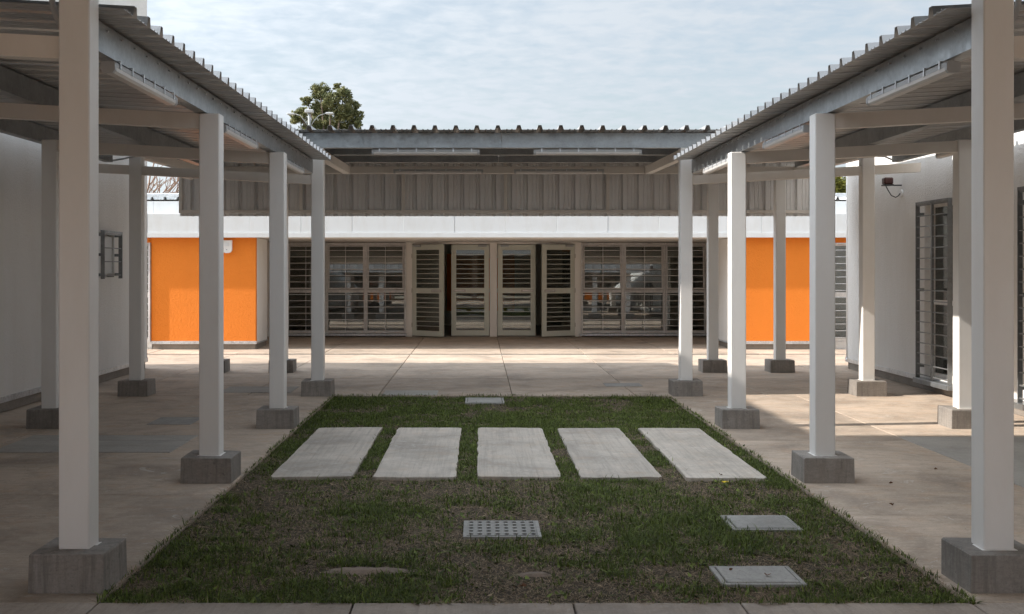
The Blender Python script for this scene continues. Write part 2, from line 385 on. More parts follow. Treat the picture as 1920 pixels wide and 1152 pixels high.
# ---- stepping slabs in the lawn
ord5 = ['leftmost', 'second from the left', 'middle', 'second from the right', 'rightmost']
for k, (x0, x1, y0, y1) in enumerate([(-1.605, -0.968, 8.98, 11.75), (-0.808, -0.178, 8.96, 11.73), (-0.012, 0.63, 8.97, 11.72), (0.778, 1.397, 8.95, 11.70), (1.585, 2.195, 8.92, 11.70)]):
    mb = MB(); pl_ = []; c_ = .03
    for (ax, ay), (bx2, by2) in (((x0 + c_, y0), (x1 - c_, y0)), ((x1, y0 + c_), (x1, y1 - c_)), ((x1 - c_, y1), (x0 + c_, y1)), ((x0, y1 - c_), (x0, y0 + c_))):
        m_ = 7 if ay == by2 else 20
        for q in range(m_):
            f_ = q / (m_ - 1); pl_.append((ax + (bx2 - ax) * f_ + random.gauss(0, .0035), ay + (by2 - ay) * f_ + random.gauss(0, .006)))
    tz = random.uniform(-.004, .004); n_ = len(pl_); mx_, my_ = (x0 + x1) / 2, (y0 + y1) / 2
    zz_ = lambda px_, py_: .002 + tz * (px_ - mx_) / .3 + random.uniform(-.001, .001)
    top = [(a, b_, zz_(a, b_)) for a, b_ in pl_]; inn = [(mx_ + (a - mx_) * .985, my_ + (b_ - my_) * .996, zz_(a, b_) + .004) for a, b_ in pl_]; bot = [(a, b_, -.08) for a, b_ in pl_]
    mb.raw(bot + top + inn, [tuple(range(n_ - 1, -1, -1)), tuple(range(2 * n_, 3 * n_))] + [(l * n_ + q, l * n_ + (q + 1) % n_, (l + 1) * n_ + (q + 1) % n_, (l + 1) * n_ + q) for l in (0, 1) for q in range(n_)])
    tag(mesh_part(None, 'stepping_slab', mb, 'slab', ((x0 + x1) / 2, (y0 + y1) / 2, -0.08)),
        'pale brushed concrete stepping slab in the grass, %s of the five' % ord5[k], 'stepping slab', 'stepping slabs across the lawn')

# ---- covers
def cover(name, label, x0, x1, y0, y1, z=0.012, rim=True, mat='cover'):
    t = thing(name, label, 'cover', ((x0 + x1) / 2, (y0 + y1) / 2, -0.05))
    if rim:
        b = MB(); w = 0.025
        b.box(x0, x1, y0, y0 + w, -0.05, z - 0.004, 0.003).box(x0, x1, y1 - w, y1, -0.05, z - 0.004, 0.003)
        b.box(x0, x0 + w, y0 + w, y1 - w, -0.05, z - 0.004, 0.003).box(x1 - w, x1, y0 + w, y1 - w, -0.05, z - 0.004, 0.003)
        mesh_part(t, 'rim', b, mat, WP[t.name]); 
        box(t, 'lid', x0 + w + 0.006, x1 - w - 0.006, y0 + w + 0.006, y1 - w - 0.006, -0.04, z, mat, 0.004)
    else:
        box(t, 'lid', x0, x1, y0, y1, -0.05, z, mat, 0.004)
    return t
cover('inspection_cover', 'square grey inspection cover in the grass, right of the perforated drain', 1.565, 1.995, 7.21, 7.63, -0.002)
cover('inspection_cover', 'square grey inspection cover in the grass nearest the front edge', 1.24, 1.67, 5.96, 6.33, -0.002)
cover('inspection_cover', 'small grey inspection cover at the far edge of the grass', -0.165, 0.305, 13.97, 14.5, 0.004)
cover('inspection_cover', 'long grey inspection cover in the paving beyond the grass, left of centre', -1.22, -0.53, 14.76, 15.3, 0.006, False, 'floor_grey')
cover('inspection_cover', 'small blue grey inspection cover in the far paving, right of centre', 1.72, 2.22, 15.86, 16.27, 0.006, False, 'cover')
cover('inspection_cover', 'long pale inspection cover in the paving behind the left column row', -3.35, -2.42, 15.05, 15.8, 0.006, False, 'floor_grey')
for k in range(3):
    cover('trench_cover', ['nearest', 'middle', 'farthest'][k] + ' of three pale concrete trench covers under the left walkway', -4.25, -2.68, 10.17 + 0.345 * k + 0.006, 10.17 + 0.345 * (k + 1) - 0.006, 0.006, False, 'floor_grey')
cover('inspection_cover', 'small grey cover lying in the shaded paving under the left walkway', -3.4, -2.95, 12.0, 12.55, 0.006, False, 'cover')
# perforated drain grate
t = thing('drain_grate', 'square perforated white drain grate in the grass', 'drain grate', (0.14, 7.22, -0.05))
x0, x1, y0, y1 = -0.075, 0.355, 7.02, 7.43
nx, ny, r = 8, 5, 0.018
b = MB(); cw = (x1 - x0) / nx; cd = (y1 - y0) / ny; z = 0.0
for i in range(nx):                       # plate with real round holes: each cell a square ring around an octagon
    for j in range(ny):
        cx, cy = x0 + cw * (i + .5), y0 + cd * (j + .5)
        hx, hy = cw / 2, cd / 2
        rx, ry = 0.016, 0.022
        oct_ = [(cx + rx * math.cos(math.pi * (k + .5) / 4), cy + ry * math.sin(math.pi * (k + .5) / 4)) for k in range(8)]
        sq = [(cx + hx, cy + hy * .4), (cx + hx * .4, cy + hy), (cx - hx * .4, cy + hy), (cx - hx, cy + hy * .4), (cx - hx, cy - hy * .4), (cx - hx * .4, cy - hy), (cx + hx * .4, cy - hy), (cx + hx, cy - hy * .4)]
        co_ = [(cx + hx, cy + hy), (cx - hx, cy + hy), (cx - hx, cy - hy), (cx + hx, cy - hy)]
        vs = [(p[0], p[1], z) for p in oct_] + [(p[0], p[1], z) for p in sq] + [(p[0], p[1], z) for p in co_] + [(p[0], p[1], z - .02) for p in oct_]
        fs = [(k, 8 + k, 8 + (k + 1) % 8, (k + 1) % 8) for k in range(8)] + [(8, 16, 9), (10, 17, 11), (12, 18, 13), (14, 19, 15)]
        fs += [(k, (k + 1) % 8, 20 + (k + 1) % 8, 20 + k) for k in range(8)]
        b.raw(vs, fs)
mesh_part(t, 'perforated_plate', b, 'cover', WP[t.name])
box(t, 'sump', x0 + 0.005, x1 - 0.005, y0 + 0.005, y1 - 0.005, -0.05, -0.012, 'void', 0)
b = MB(); w = 0.02
b.box(x0 - w, x1 + w, y0 - w, y0, -0.05, z - 0.003).box(x0 - w, x1 + w, y1, y1 + w, -0.05, z - 0.003).box(x0 - w, x0, y0, y1, -0.05, z - 0.003).box(x1, x1 + w, y0, y1, -0.05, z - 0.003)
mesh_part(t, 'rim', b, 'cover', WP[t.name])

# ================================================================== CORRUGATED SHEETS
P = 0.258
PROF = [(0, 0), (.046, 0), (.052, .008), (.060, .008), (.066, 0), (.106, 0), (.112, .008), (.120, .008), (.126, 0), (.166, 0), (.184, .054), (.222, .054), (.240, 0)]
def sheet_mesh(npitch, length, th=0.0022, pitch=P):
    """ribs run along x (0..length), profile along y"""
    pts = []
    for k in range(npitch): pts += [(y * pitch / P + k * pitch, z) for y, z in PROF]
    pts.append((npitch * pitch, 0))
    n = len(pts); b = MB(); vs = []
    for xx in (0, length):
        for dz in (0, th): vs += [(xx, y, z + dz) for y, z in pts]
    fs = []
    for i in range(n - 1):
        fs += [(i, i + 1, 2 * n + i + 1, 2 * n + i), (n + i, 3 * n + i, 3 * n + i + 1, n + i + 1),
               (i, n + i, n + i + 1, i + 1), (2 * n + i, 2 * n + i + 1, 3 * n + i + 1, 3 * n + i)]
    fs += [(0, 2 * n, 3 * n, n), (n - 1, 2 * n - 1, 4 * n - 1, 3 * n - 1)]
    b.raw(vs, fs); return b

# ================================================================== COLUMNS
CW = 0.154
_ftm = []
def footing_mesh():
    hw, hh = 0.185, 0.19
    b = MB(); bt, tp = hw + 0.002, hw; ch = 0.008
    def ring(a, z): return [(a * p, a * q, z) for p, q in ((-1, -1), (1, -1), (1, 1), (-1, 1))]
    # chamfered, very slightly battered block with uneven cast edges
    rs = [ring(bt, 0), ring(tp, hh - ch), ring(tp - ch * .7, hh)]
    rs = [[(x + random.uniform(-.0025, .0025), y + random.uniform(-.0025, .0025), z + (random.uniform(-.004, .004) if z > 0 else 0)) for x, y, z in g] for g in rs]
    vs = sum(rs, []); fs = [(3, 2, 1, 0), (8, 9, 10, 11)]
    for l in range(2):
        for k in range(4): fs.append((l * 4 + k, l * 4 + (k + 1) % 4, l * 4 + 4 + (k + 1) % 4, l * 4 + 4 + k))
    b.raw(vs, fs); return b.mesh('footing')
_ftm = [footing_mesh() for _ in range(5)]
def column(root, x, y, h):
    """centre x, y of the post, top height h"""
    c = box(root, 'column', x - CW / 2, x + CW / 2, y - CW / 2, y + CW / 2, 0.186, h, 'column', 0.007)
    f = link('footing', random.choice(_ftm), 'footing', c, (x, y, 0.0), (0, 0, random.choice((0, math.pi / 2, math.pi))))
    pl = box(c, 'base_plate', x - CW / 2 - .012, x + CW / 2 + .012, y - CW / 2 - .012, y + CW / 2 + .012, 0.184, 0.1895, 'column', 0.001)
    return c

ROWY = [5.955, 8.905, 11.855, 14.805]
XIN, XOUT = 2.318, 4.605          # offsets from the axis
SLOPE = 0.055
ZB = 2.766                        # underside of the roof beams at the inner column
BH = 0.167
def zbeam(off): return ZB + SLOPE * (off - XIN)

def channel(b, x0, x1, y0, y1, z0, z1, open_side, axis):
    """a C-channel, web facing away from open_side; axis 'y' or 'x'"""
    t_ = 0.006; lip = 0.02
    if axis == 'y':
        w0, w1 = (x0, x0 + t_) if open_side > 0 else (x1 - t_, x1)
        b.box(w0, w1, y0, y1, z0, z1)
        fx0, fx1 = (x0 + t_, x1) if open_side > 0 else (x0, x1 - t_)
        b.box(fx0, fx1, y0, y1, z0, z0 + t_); b.box(fx0, fx1, y0, y1, z1 - t_, z1)
        l0, l1 = (x1 - t_, x1) if open_side > 0 else (x0, x0 + t_)
        b.box(l0, l1, y0, y1, z0 + t_, z0 + t_ + lip); b.box(l0, l1, y0, y1, z1 - t_ - lip, z1 - t_)
    else:
        w0, w1 = (y0, y0 + t_) if open_side > 0 else (y1 - t_, y1)
        b.box(x0, x1, w0, w1, z0, z1)
        fy0, fy1 = (y0 + t_, y1) if open_side > 0 else (y0, y1 - t_)
        b.box(x0, x1, fy0, fy1, z0, z0 + t_); b.box(x0, x1, fy0, fy1, z1 - t_, z1)
        l0, l1 = (y1 - t_, y1) if open_side > 0 else (y0, y0 + t_)
        b.box(x0, x1, l0, l1, z0 + t_, z0 + t_ + lip); b.box(x0, x1, l0, l1, z1 - t_ - lip, z1 - t_)
    return b

def side_canopy(sg, label):
    r = thing('covered_walkway', label, 'walkway', (XC + sg * 3.4, 10.38, 0), 'walkways around the courtyard')
    for y in ROWY[1:3]:
        column(r, XC + sg * XIN, y, ZB); column(r, XC + sg * XOUT, y, zbeam(XOUT))
    # white cross beams
    for i, y in enumerate(ROWY):
        spans = [(XIN + CW / 2, XOUT - CW / 2)]
        if i in (0, 3): spans.append((XOUT + CW / 2, 5.27))
        for a, b_ in spans:
            mb = MB(); hw = 0.05
            za, zb_ = zbeam(a) - 0.004, zbeam(b_) - 0.004; hh = 0.112
            pts = [(a, za - hh), (b_, zb_ - hh), (b_, zb_), (a, za)]
            if sg < 0: pts = [(-p, q) for p, q in pts][::-1]
            mb.prism([(XC + p, q) for p, q in pts], y - hw, y + hw)
            mesh_part(r, 'cross_beam', mb, 'beam', (XC + sg * a, y, za))
    # galvanised roof beams, each in two lengths
    ya, yb = 6.06, 14.50
    for off, w in ((2.385, 0.09), (3.66, 0.09), (4.86, 0.09)):
        z0 = zbeam(off); 
        for (p, q) in ((ya, 9.52), (9.526, yb)):
            x0, x1 = sorted((XC + sg * (off - w / 2), XC + sg * (off + w / 2)))
            mesh_part(r, 'roof_beam', channel(MB(), x0, x1, p, q, z0 + 0.002, z0 + BH, sg, 'y'), 'galv', ((x0 + x1) / 2, p, z0))
    # screws along the inner beam
    mb = MB(); y = 6.2
    while y < yb - .1:
        xx = XC + sg * (2.385 - 0.045)
        mb.tube([(xx, y, zbeam(2.385) + BH - 0.03), (xx - sg * 0.014, y, zbeam(2.385) + BH - 0.035)], 0.006, 6); y += P
    o = mesh_part(r, 'screws', mb, 'strip', (XC + sg * XIN, 10, 2.9)); o['kind'] = 'stuff'
    # sheets
    e_in, e_out = 2.12, 5.32
    L = e_out - e_in; ang = math.atan(SLOPE); key = ('sheet', sg)
    sm = None
    for k in range(9):
        y0 = 6.05 + k * 4 * P
        zz_ = ZB + BH + SLOPE * (e_in - XIN) + 0.014 + (0.0025 if k % 2 else 0)
        if sm is None or k == 8:
            sb = sheet_mesh(4 if k < 8 else 1, L)
            if sg < 0: sb.v = [(-x, y, z) for x, y, z in sb.v]
            sm = sb.mesh('roof_sheet')
        o = link('roof_sheet', sm, 'sheet', r, (XC + sg * e_in, y0, zz_), (0, -sg * ang, 0))
    return r
LW = side_canopy(-1, 'left walkway roof of corrugated metal on white posts, in deeper shade')
RW = side_canopy(1, 'right walkway roof of corrugated metal on white posts, partly sunlit')

def cross_canopy(m, label):
    """m maps a distance from the courtyard's middle line to world y: +1 far side, -1 behind the camera"""
    YM = 10.38
    def Y(y): return y if m > 0 else 2 * YM - y
    def yr(a, b_): return tuple(sorted((Y(a), Y(b_))))
    r = thing('covered_walkway', label, 'walkway', (XC, Y(16.5), 0), 'walkways around the courtyard')
    zf, zk = 3.112, 3.167
    def ztop(y): return zf + (zk - zf) * (y - 14.8) / 3.3
    for sg in (-1, 1):
        column(r, XC + sg * XIN, Y(14.805), zf); column(r, XC + sg * XOUT, Y(14.805), zf)
        for off in (3.32, 4.355): column(r, XC + sg * off, Y(18.12), zk - 0.114)
        for off in (XIN, XOUT):
            mb = MB(); a, b_ = 14.885, 18.07
            pts = [(a, ztop(a) - 0.118), (b_, ztop(b_) - 0.118), (b_, ztop(b_) - 0.004), (a, ztop(a) - 0.004)]
            x = XC + sg * off
            vs = [(x + s_ * 0.05, Y(p), q) for s_ in (-1, 1) for p, q in pts]
            mb.raw(vs, [(0, 1, 2, 3), (7, 6, 5, 4), (0, 4, 5, 1), (1, 5, 6, 2), (2, 6, 7, 3), (3, 7, 4, 0)])
            mesh_part(r, 'cross_beam', mb, 'beam', (x, Y(16.4), 3.05))
    y0, y1 = yr(18.07, 18.17)
    box(r, 'cross_beam', XC - 5.0, XC + 5.0, y0, y1, zk - 0.112, zk - 0.002, 'beam', 0.005)
    for yy in (14.805, 15.9, 17.3):
        y0, y1 = yr(yy - 0.05, yy + 0.05)
        for (a, b_) in ((XC - 5.05, XC - 0.003), (XC + 0.003, XC + 5.05)):
            mesh_part(r, 'roof_beam', channel(MB(), a, b_, y0, y1, ztop(yy) + 0.001, ztop(yy) + 0.188, m, 'x'), 'galv', (a, y0, ztop(yy)))
    # roof sheets: ribs run along y
    L = 4.33; ang = math.atan((zk - zf) / 3.3); sm = None
    for k in range(10):
        if sm is None:
            sb = sheet_mesh(4, L); sb.v = [(y, m * x, z) for x, y, z in sb.v]; sm = sb.mesh('roof_sheet')
        link('roof_sheet', sm, 'sheet', r, (XC - 5.16 + k * 4 * P, Y(14.42), ztop(14.42) + 0.194 + (0.0025 if k % 2 else 0)), (m * ang, 0, 0))
    # hanging screen of vertical sheets
    yc = 18.50; zb0, zt0 = 2.418, 3.352; sm = None
    pw = 0.25
    for k in range(10):
        if sm is None:
            sb = sheet_mesh(4, zt0 - zb0, pitch=pw); sb.v = [(y, m * z, x) for x, y, z in sb.v]; sm = sb.mesh('screen_sheet')
        link('screen_sheet', sm, 'screen', r, (XC - 5.0 + k * 4 * pw, Y(yc + (0.003 if k % 2 else 0)), zb0))
    y0, y1 = yr(yc - 0.045, yc - 0.004)
    box(r, 'screen_rail', XC - 5.01, XC + 5.01, y0, y1, zb0 + 0.045, zb0 + 0.095, 'beam', 0.003)
    box(r, 'screen_rail', XC - 5.01, XC + 5.01, y0, y1, zt0 - 0.09, zt0 - 0.04, 'beam', 0.003)
    y0, y1 = yr(yc - 0.046, yc - 0.003)
    xs_ = [-5.01 + .025] + [ -3.36 + 1.61 * k + 0.27 for k in range(5)] + [5.01 - .025]
    for q in xs_: box(r, 'screen_upright', XC + q - 0.025, XC + q + 0.025, y0, y1, zb0 + 0.0955, zt0 - 0.0905, 'beam', 0.003)
    return r
FW = cross_canopy(1, 'far walkway roof crossing the courtyard, with a hanging corrugated metal screen')
BW = cross_canopy(-1, 'near walkway roof over the two closest white posts')

# conduits
def conduit(root, pts, r=0.012):
    mesh_part(root, 'conduit', MB().tube(pts, r, 8), 'grey_plastic', pts[0], True)
for sg in (-1, 1):
    conduit(BW, [(XC + sg * 2.46, 5.99, 3.25), (XC + sg * 2.47, 5.99, 3.05), (XC + sg * 2.465, 5.99, 2.94), (XC + sg * 2.43, 5.99, 2.85), (XC + sg * 2.39, 5.99, 2.79)], 0.016)
conduit(RW, [(XC + 4.86, 14.25, 2.905), (XC + 4.9, 14.6, 2.93), (XC + 4.8, 14.72, 3.0), (XC + 4.68, 14.72, 3.005), (XC + 4.45, 14.73, 2.985), (XC + 4.2, 14.73, 2.99), (XC + 3.9, 14.75, 2.96)], 0.011)
conduit(LW, [(XC - 4.86, 14.25, 2.905), (XC - 4.9, 14.6, 2.93), (XC - 4.75, 14.72, 2.97), (XC - 4.5, 14.72, 3.03), (XC - 4.2, 14.74, 3.06)], 0.011)

# ================================================================== TUBE LIGHTS
def fixture_proto():
    L = 1.36; P_ = {}
    b = MB(); b.prism([(-.045, 0), (-.05, -.012), (-.05, -.036), (.05, -.036), (.05, -.012), (.045, 0)], -L / 2 + .03, L / 2 - .03); P_['housing'] = (b.mesh('housing'), 'grey_plastic')
    b = MB(); b.prism([(-.05, -.0375), (-.047, -.062), (-.030, -.078), (.030, -.078), (.047, -.062), (.05, -.0375)], -L / 2 + .03, L / 2 - .03); P_['diffuser'] = (b.mesh('diffuser'), 'diffuser')
    for s_, nm in ((-1, 'a'), (1, 'b')):
        b = MB(); y0, y1 = sorted((s_ * (L / 2 - .0295), s_ * L / 2))
        b.prism([(-.042, -.002), (-.052, -.014), (-.052, -.060), (-.034, -.080), (.034, -.080), (.052, -.060), (.052, -.014), (.042, -.002)], y0, y1); P_['end_cap' + nm] = (b.mesh('end_cap'), 'grey_plastic')
    b = MB(); b.box(-.0425, -.0385, -.008, .008, -.046, .002).box(.0385, .0425, -.008, .008, -.046, .002).box(-.0385, .0385, -.008, .008, -.0005, .002); P_['clip'] = (b.mesh('clip'), 'strip')
    return P_
FX = fixture_proto()
def tube_light(x, y, z, label, along='y'):
    rz = 0 if along == 'y' else math.pi / 2
    t = thing('tube_light', label, 'light', (x, y, z), 'tube lights under the walkway roofs'); t.rotation_euler = (0, 0, rz)
    for nm in ('housing', 'diffuser', 'end_capa', 'end_capb'):
        me, mt = FX[nm]; o = link(nm.rstrip('ab') if nm.startswith('end') else nm, me, mt, t, WP[t.name]); o.scale = (.74, 1, .80); o.location.z = -.014
    for k in range(6):
        me, mt = FX['clip']; o = link('clip', me, mt, t, WP[t.name]); o.location = (0, -0.58 + 0.232 * k, 0)
    return t
bays = ['nearest bay', 'middle bay', 'farthest bay']
for sg, nm in ((-1, 'left'), (1, 'right')):
    for k, yy in enumerate((7.2, 10.08, 12.94)):
        tube_light(XC + sg * 2.35, yy, zbeam(2.35) - 0.003, 'tube light under the inner beam of the %s walkway, %s' % (nm, bays[k]))
tube_light(XC + 4.86, 12.45, zbeam(4.86) - 0.003, 'tube light on the outer beam of the right walkway near the wall')
tube_light(XC - XOUT, 16.95, 2.998, 'tube light under the left end of the far walkway')
for (px, nm) in ((798, 'left'), (1102, 'right')):
    tube_light((px - 898) * 14.79 / 2200, 14.82, 3.109, '%s of two tube lights on the front beam of the far walkway' % nm, 'x')
for (px, nm) in ((822, 'left'), (1048, 'right')):
    tube_light((px - 898) * 17.8 / 2200, 17.8, 3.11, '%s of two tube lights at the back of the far walkway' % nm, 'x')

# ================================================================== SIDE BUILDINGS
def arc(cx, cy, r, a0, a1, n):
    return [(cx + r * math.cos(a0 + (a1 - a0) * k / n), cy + r * math.sin(a0 + (a1 - a0) * k / n)) for k in range(n + 1)]
def ring_wall(b, outer, inner, z0, z1):
    n = len(outer); vs = [(x, y, z) for z in (z0, z1) for x, y in outer] + [(x, y, z) for z in (z0, z1) for x, y in inner]
    fs = []
    for i in range(n - 1):
        fs += [(i, i + 1, n + i + 1, n + i), (2 * n + i + 1, 2 * n + i, 3 * n + i, 3 * n + i + 1), (n + i, n + i + 1, 3 * n + i + 1, 3 * n + i), (i + 1, i, 2 * n + i, 2 * n + i + 1)]
    fs += [(0, n, 3 * n, 2 * n), (n - 1, 3 * n - 1, 4 * n - 1, 2 * n - 1)]
    b.raw(vs, fs)
def side_building(sg, label, top, openings):
    xw = XC + sg * 5.55; T = 0.18; Ye = 18.58; Rr = 0.5 if sg > 0 else 0.22; Ys = 2.1; zp = 0.135
    r = thing('building', label, 'building', (xw, 10, 0))
    def X(d_): return xw + sg * d_            # distance behind the face
    def bx(nm, d0, d1, y0, y1, z0, z1, mat, ch=0.0):
        a, b_ = sorted((X(d0), X(d1))); return box(r, nm, a, b_, y0, y1, z0, z1, mat, ch)
    ys = [Ys] + [v for o in openings for v in (o[0], o[1])] + [Ye]
    zt = lambda y: top
    for i in range(0, len(ys), 2): bx('wall', 0, T, ys[i], ys[i + 1], zp, top, 'plaster')
    for (a, b_, z0, z1) in openings:
        if z0 > zp + .01: bx('wall', 0, T, a, b_, zp, z0, 'plaster')
        bx('wall', 0, T, a, b_, z1, top, 'plaster')
    # rounded end
    b = MB(); cx = xw + sg * Rr
    a0, a1 = (math.pi, math.pi / 2) if sg > 0 else (0, math.pi / 2)
    ring_wall(b, arc(cx, Ye, Rr, a0, a1, 12), arc(cx, Ye, Rr - T, a0, a1, 12), zp, top)
    mesh_part(r, 'rounded_corner', b, 'plaster', (cx, Ye, 0), True)
    b = MB(); ring_wall(b, arc(cx, Ye, Rr - .03, a0, a1, 12), arc(cx, Ye, Rr - T, a0, a1, 12), 0.003, zp - .001); mesh_part(r, 'plinth', b, 'plinth', (cx, Ye, 0), True)
    b = MB(); ring_wall(b, arc(cx, Ye, Rr + .014, a0, a1, 12), arc(cx, Ye, Rr + .001, a0, a1, 12), zp - .02, zp + .045); mesh_part(r, 'flashing', b, 'strip', (cx, Ye, 0), True)
    bx('plinth', 0.03, T, Ys, Ye, 0.003, zp - .001, 'plinth')
    y = Ys
    while y < Ye - .01:
        y2 = min(y + 2.9, Ye); bx('flashing', -.014, -.001, y + .002, y2 - .002, zp - .02, zp + .045, 'strip'); y = y2
    # end wall, back wall, roof
    bx('wall', Rr, 6.0, Ye + Rr - T, Ye + Rr, 0, top, 'plaster'); bx('wall', 5.8, 6.0, Ys, Ye + Rr - T, 0, top, 'plaster'); bx('wall', T, 5.8, Ys, Ys + T, 0, top, 'plaster')
    bx('roof', 0.03, 5.97, Ys + .03, Ye - .02, top - .3, top - .1, 'plaster'); bx('roof', Rr, 5.9, Ye - .019, Ye + Rr - T - .004, top - .3, top - .1, 'plaster')
    return r, bx, X
RB, rbx, RX = side_building(1, 'white textured plaster building with a rounded corner on the right', 4.1, [(11.43, 12.46, .19, 2.44), (14.34, 15.37, .19, 2.44)])
LB, lbx, LX = side_building(-1, 'tall white textured plaster building on the left', 6.45, [(16.15, 16.93, 1.47, 2.10)])
# the taller block of the left building (out of frame, towards the camera)
lbx('tower_block', 0.004, 5.0, 2.2, 9.72, 6.3, 9.6, 'plaster', 0.01)

def side_window(root, bx, X, y0, y1, z0, z1, sg, nbar, mid=True):
    w = bx('window', 0.10, 0.15, y0 + .001, y0 + .05, z0 + .001, z1 - .001, 'winframe', 0.003)
    def sub(nm, d0, d1, a, b_, c, e, mat, ch=0.002, rot=(0, 0, 0)):
        x0, x1 = sorted((X(d0), X(d1))); return box(w, nm, x0, x1, a, b_, c, e, mat, ch, rot)
    sub('frame', 0.10, 0.15, y1 - .05, y1 - .001, z0 + .001, z1 - .001, 'winframe')
    sub('frame', 0.10, 0.15, y0 + .05, y1 - .05, z1 - .05, z1 - .001, 'winframe'); sub('frame', 0.10, 0.15, y0 + .05, y1 - .05, z0 + .001, z0 + .05, 'winframe')
    if mid:
        zm = z0 + (z1 - z0) * .43
        sub('frame', 0.10, 0.15, y0 + .05, y1 - .05, zm - .03, zm + .03, 'winframe')
        sub('frame', 0.10, 0.15, (y0 + y1) / 2 - .02, (y0 + y1) / 2 + .02, zm + .03, z1 - .05, 'winframe')
        sub('pane', 0.122, 0.128, y0 + .051, y1 - .051, z0 + .051, zm - .031, 'glass_side', 0)
        sub('pane', 0.122, 0.128, y0 + .051, (y0 + y1) / 2 - .021, zm + .031, z1 - .051, 'glass_side', 0)
        sub('pane', 0.122, 0.128, (y0 + y1) / 2 + .021, y1 - .051, zm + .031, z1 - .051, 'glass_side', 0)
    else: sub('pane', 0.02, 0.032, y0 + .051, y1 - .051, z0 + .051, z1 - .051, 'fascia', 0)
    # projecting grille
    g0, g1 = -.115, -.085
    b = MB()
    def gb(d0, d1, a, b_, c, e): x0, x1 = sorted((X(d0), X(d1))); b.box(x0, x1, a, b_, c, e, .002)
    for yy in (y0 - .03, y1 - .01): gb(-.115, -.06, yy + .012, yy + .028, z0 - .02, z1 + .02)
    if mid: gb(-.115, -.085, (y0 + y1) / 2 - .02, (y0 + y1) / 2 + .02, z0 - .02, z1 + .02)
    gb(-.115, -.085, y0 + .01, y1 - .01, z1 - .02, z1 + .02)
    for yy in (y0 - .018, y1 + .002):
        for q in (.06, .5, .94): gb(-.059, -.002, yy, yy + .016, z0 + (z1 - z0) * q - .02, z0 + (z1 - z0) * q + .02)
    g = mesh_part(root, 'window_grille', b, 'grille_dark', (X(0), y0, z0))
    for k in range(nbar):
        z = z0 + .03 + (z1 - z0 - .06) * k / (nbar - 1)
        x0, x1 = sorted((X(-.104), X(-.092))); box(g, 'bar', x0, x1, y0 + .0105, y1 - .0105, z - .007, z + .007, 'grille_dark', 0)
    if mid:
        x0, x1 = sorted((X(-.135), X(-.002))); box(root, 'window_sill', x0, x1, y0 - .06, y1 + .06, z0 - .085, z0 - .021, 'galv', .004)
for (a, b_, z0, z1) in [(11.43, 12.46, .19, 2.44), (14.34, 15.37, .19, 2.44)]: side_window(RB, rbx, RX, a, b_, z0, z1, 1, 17)
side_window(LB, lbx, LX, 16.15, 16.93, 1.47, 2.10, -1, 4, False)

# siren lamp on the right wall
xw = XC + 5.55
t = thing('alarm_beacon', 'small dark red alarm beacon with a loose cable on the right wall', 'alarm', (xw, 16.180, 2.75))
b = MB(); b.box(xw - .26, xw - .13, 16.140, 16.270, 2.735, 2.755, .003); mesh_part(t, 'base', b, 'black', WP[t.name])
b = MB(); b.box(xw - .257, xw - .133, 16.143, 16.267, 2.7555, 2.85, .014); mesh_part(t, 'lens', b, 'red', WP[t.name])
b = MB(); b.box(xw - .129, xw - .002, 16.190, 16.220, 2.735, 2.752, .002); mesh_part(t, 'bracket', b, 'black', WP[t.name])
b = MB().tube([(xw - .22, 16.200, 2.734), (xw - .2, 16.180, 2.68), (xw - .15, 16.180, 2.60), (xw - .09, 16.180, 2.575), (xw - .05, 16.180, 2.60), (xw - .03, 16.180, 2.63)], .007, 6); mesh_part(t, 'cable', b, 'black', WP[t.name], True)
b = MB().tube([(xw - .028, 16.180, 2.635), (xw - .001, 16.180, 2.635)], .05, 14); mesh_part(t, 'wall_box', b, 'white_plastic', WP[t.name])

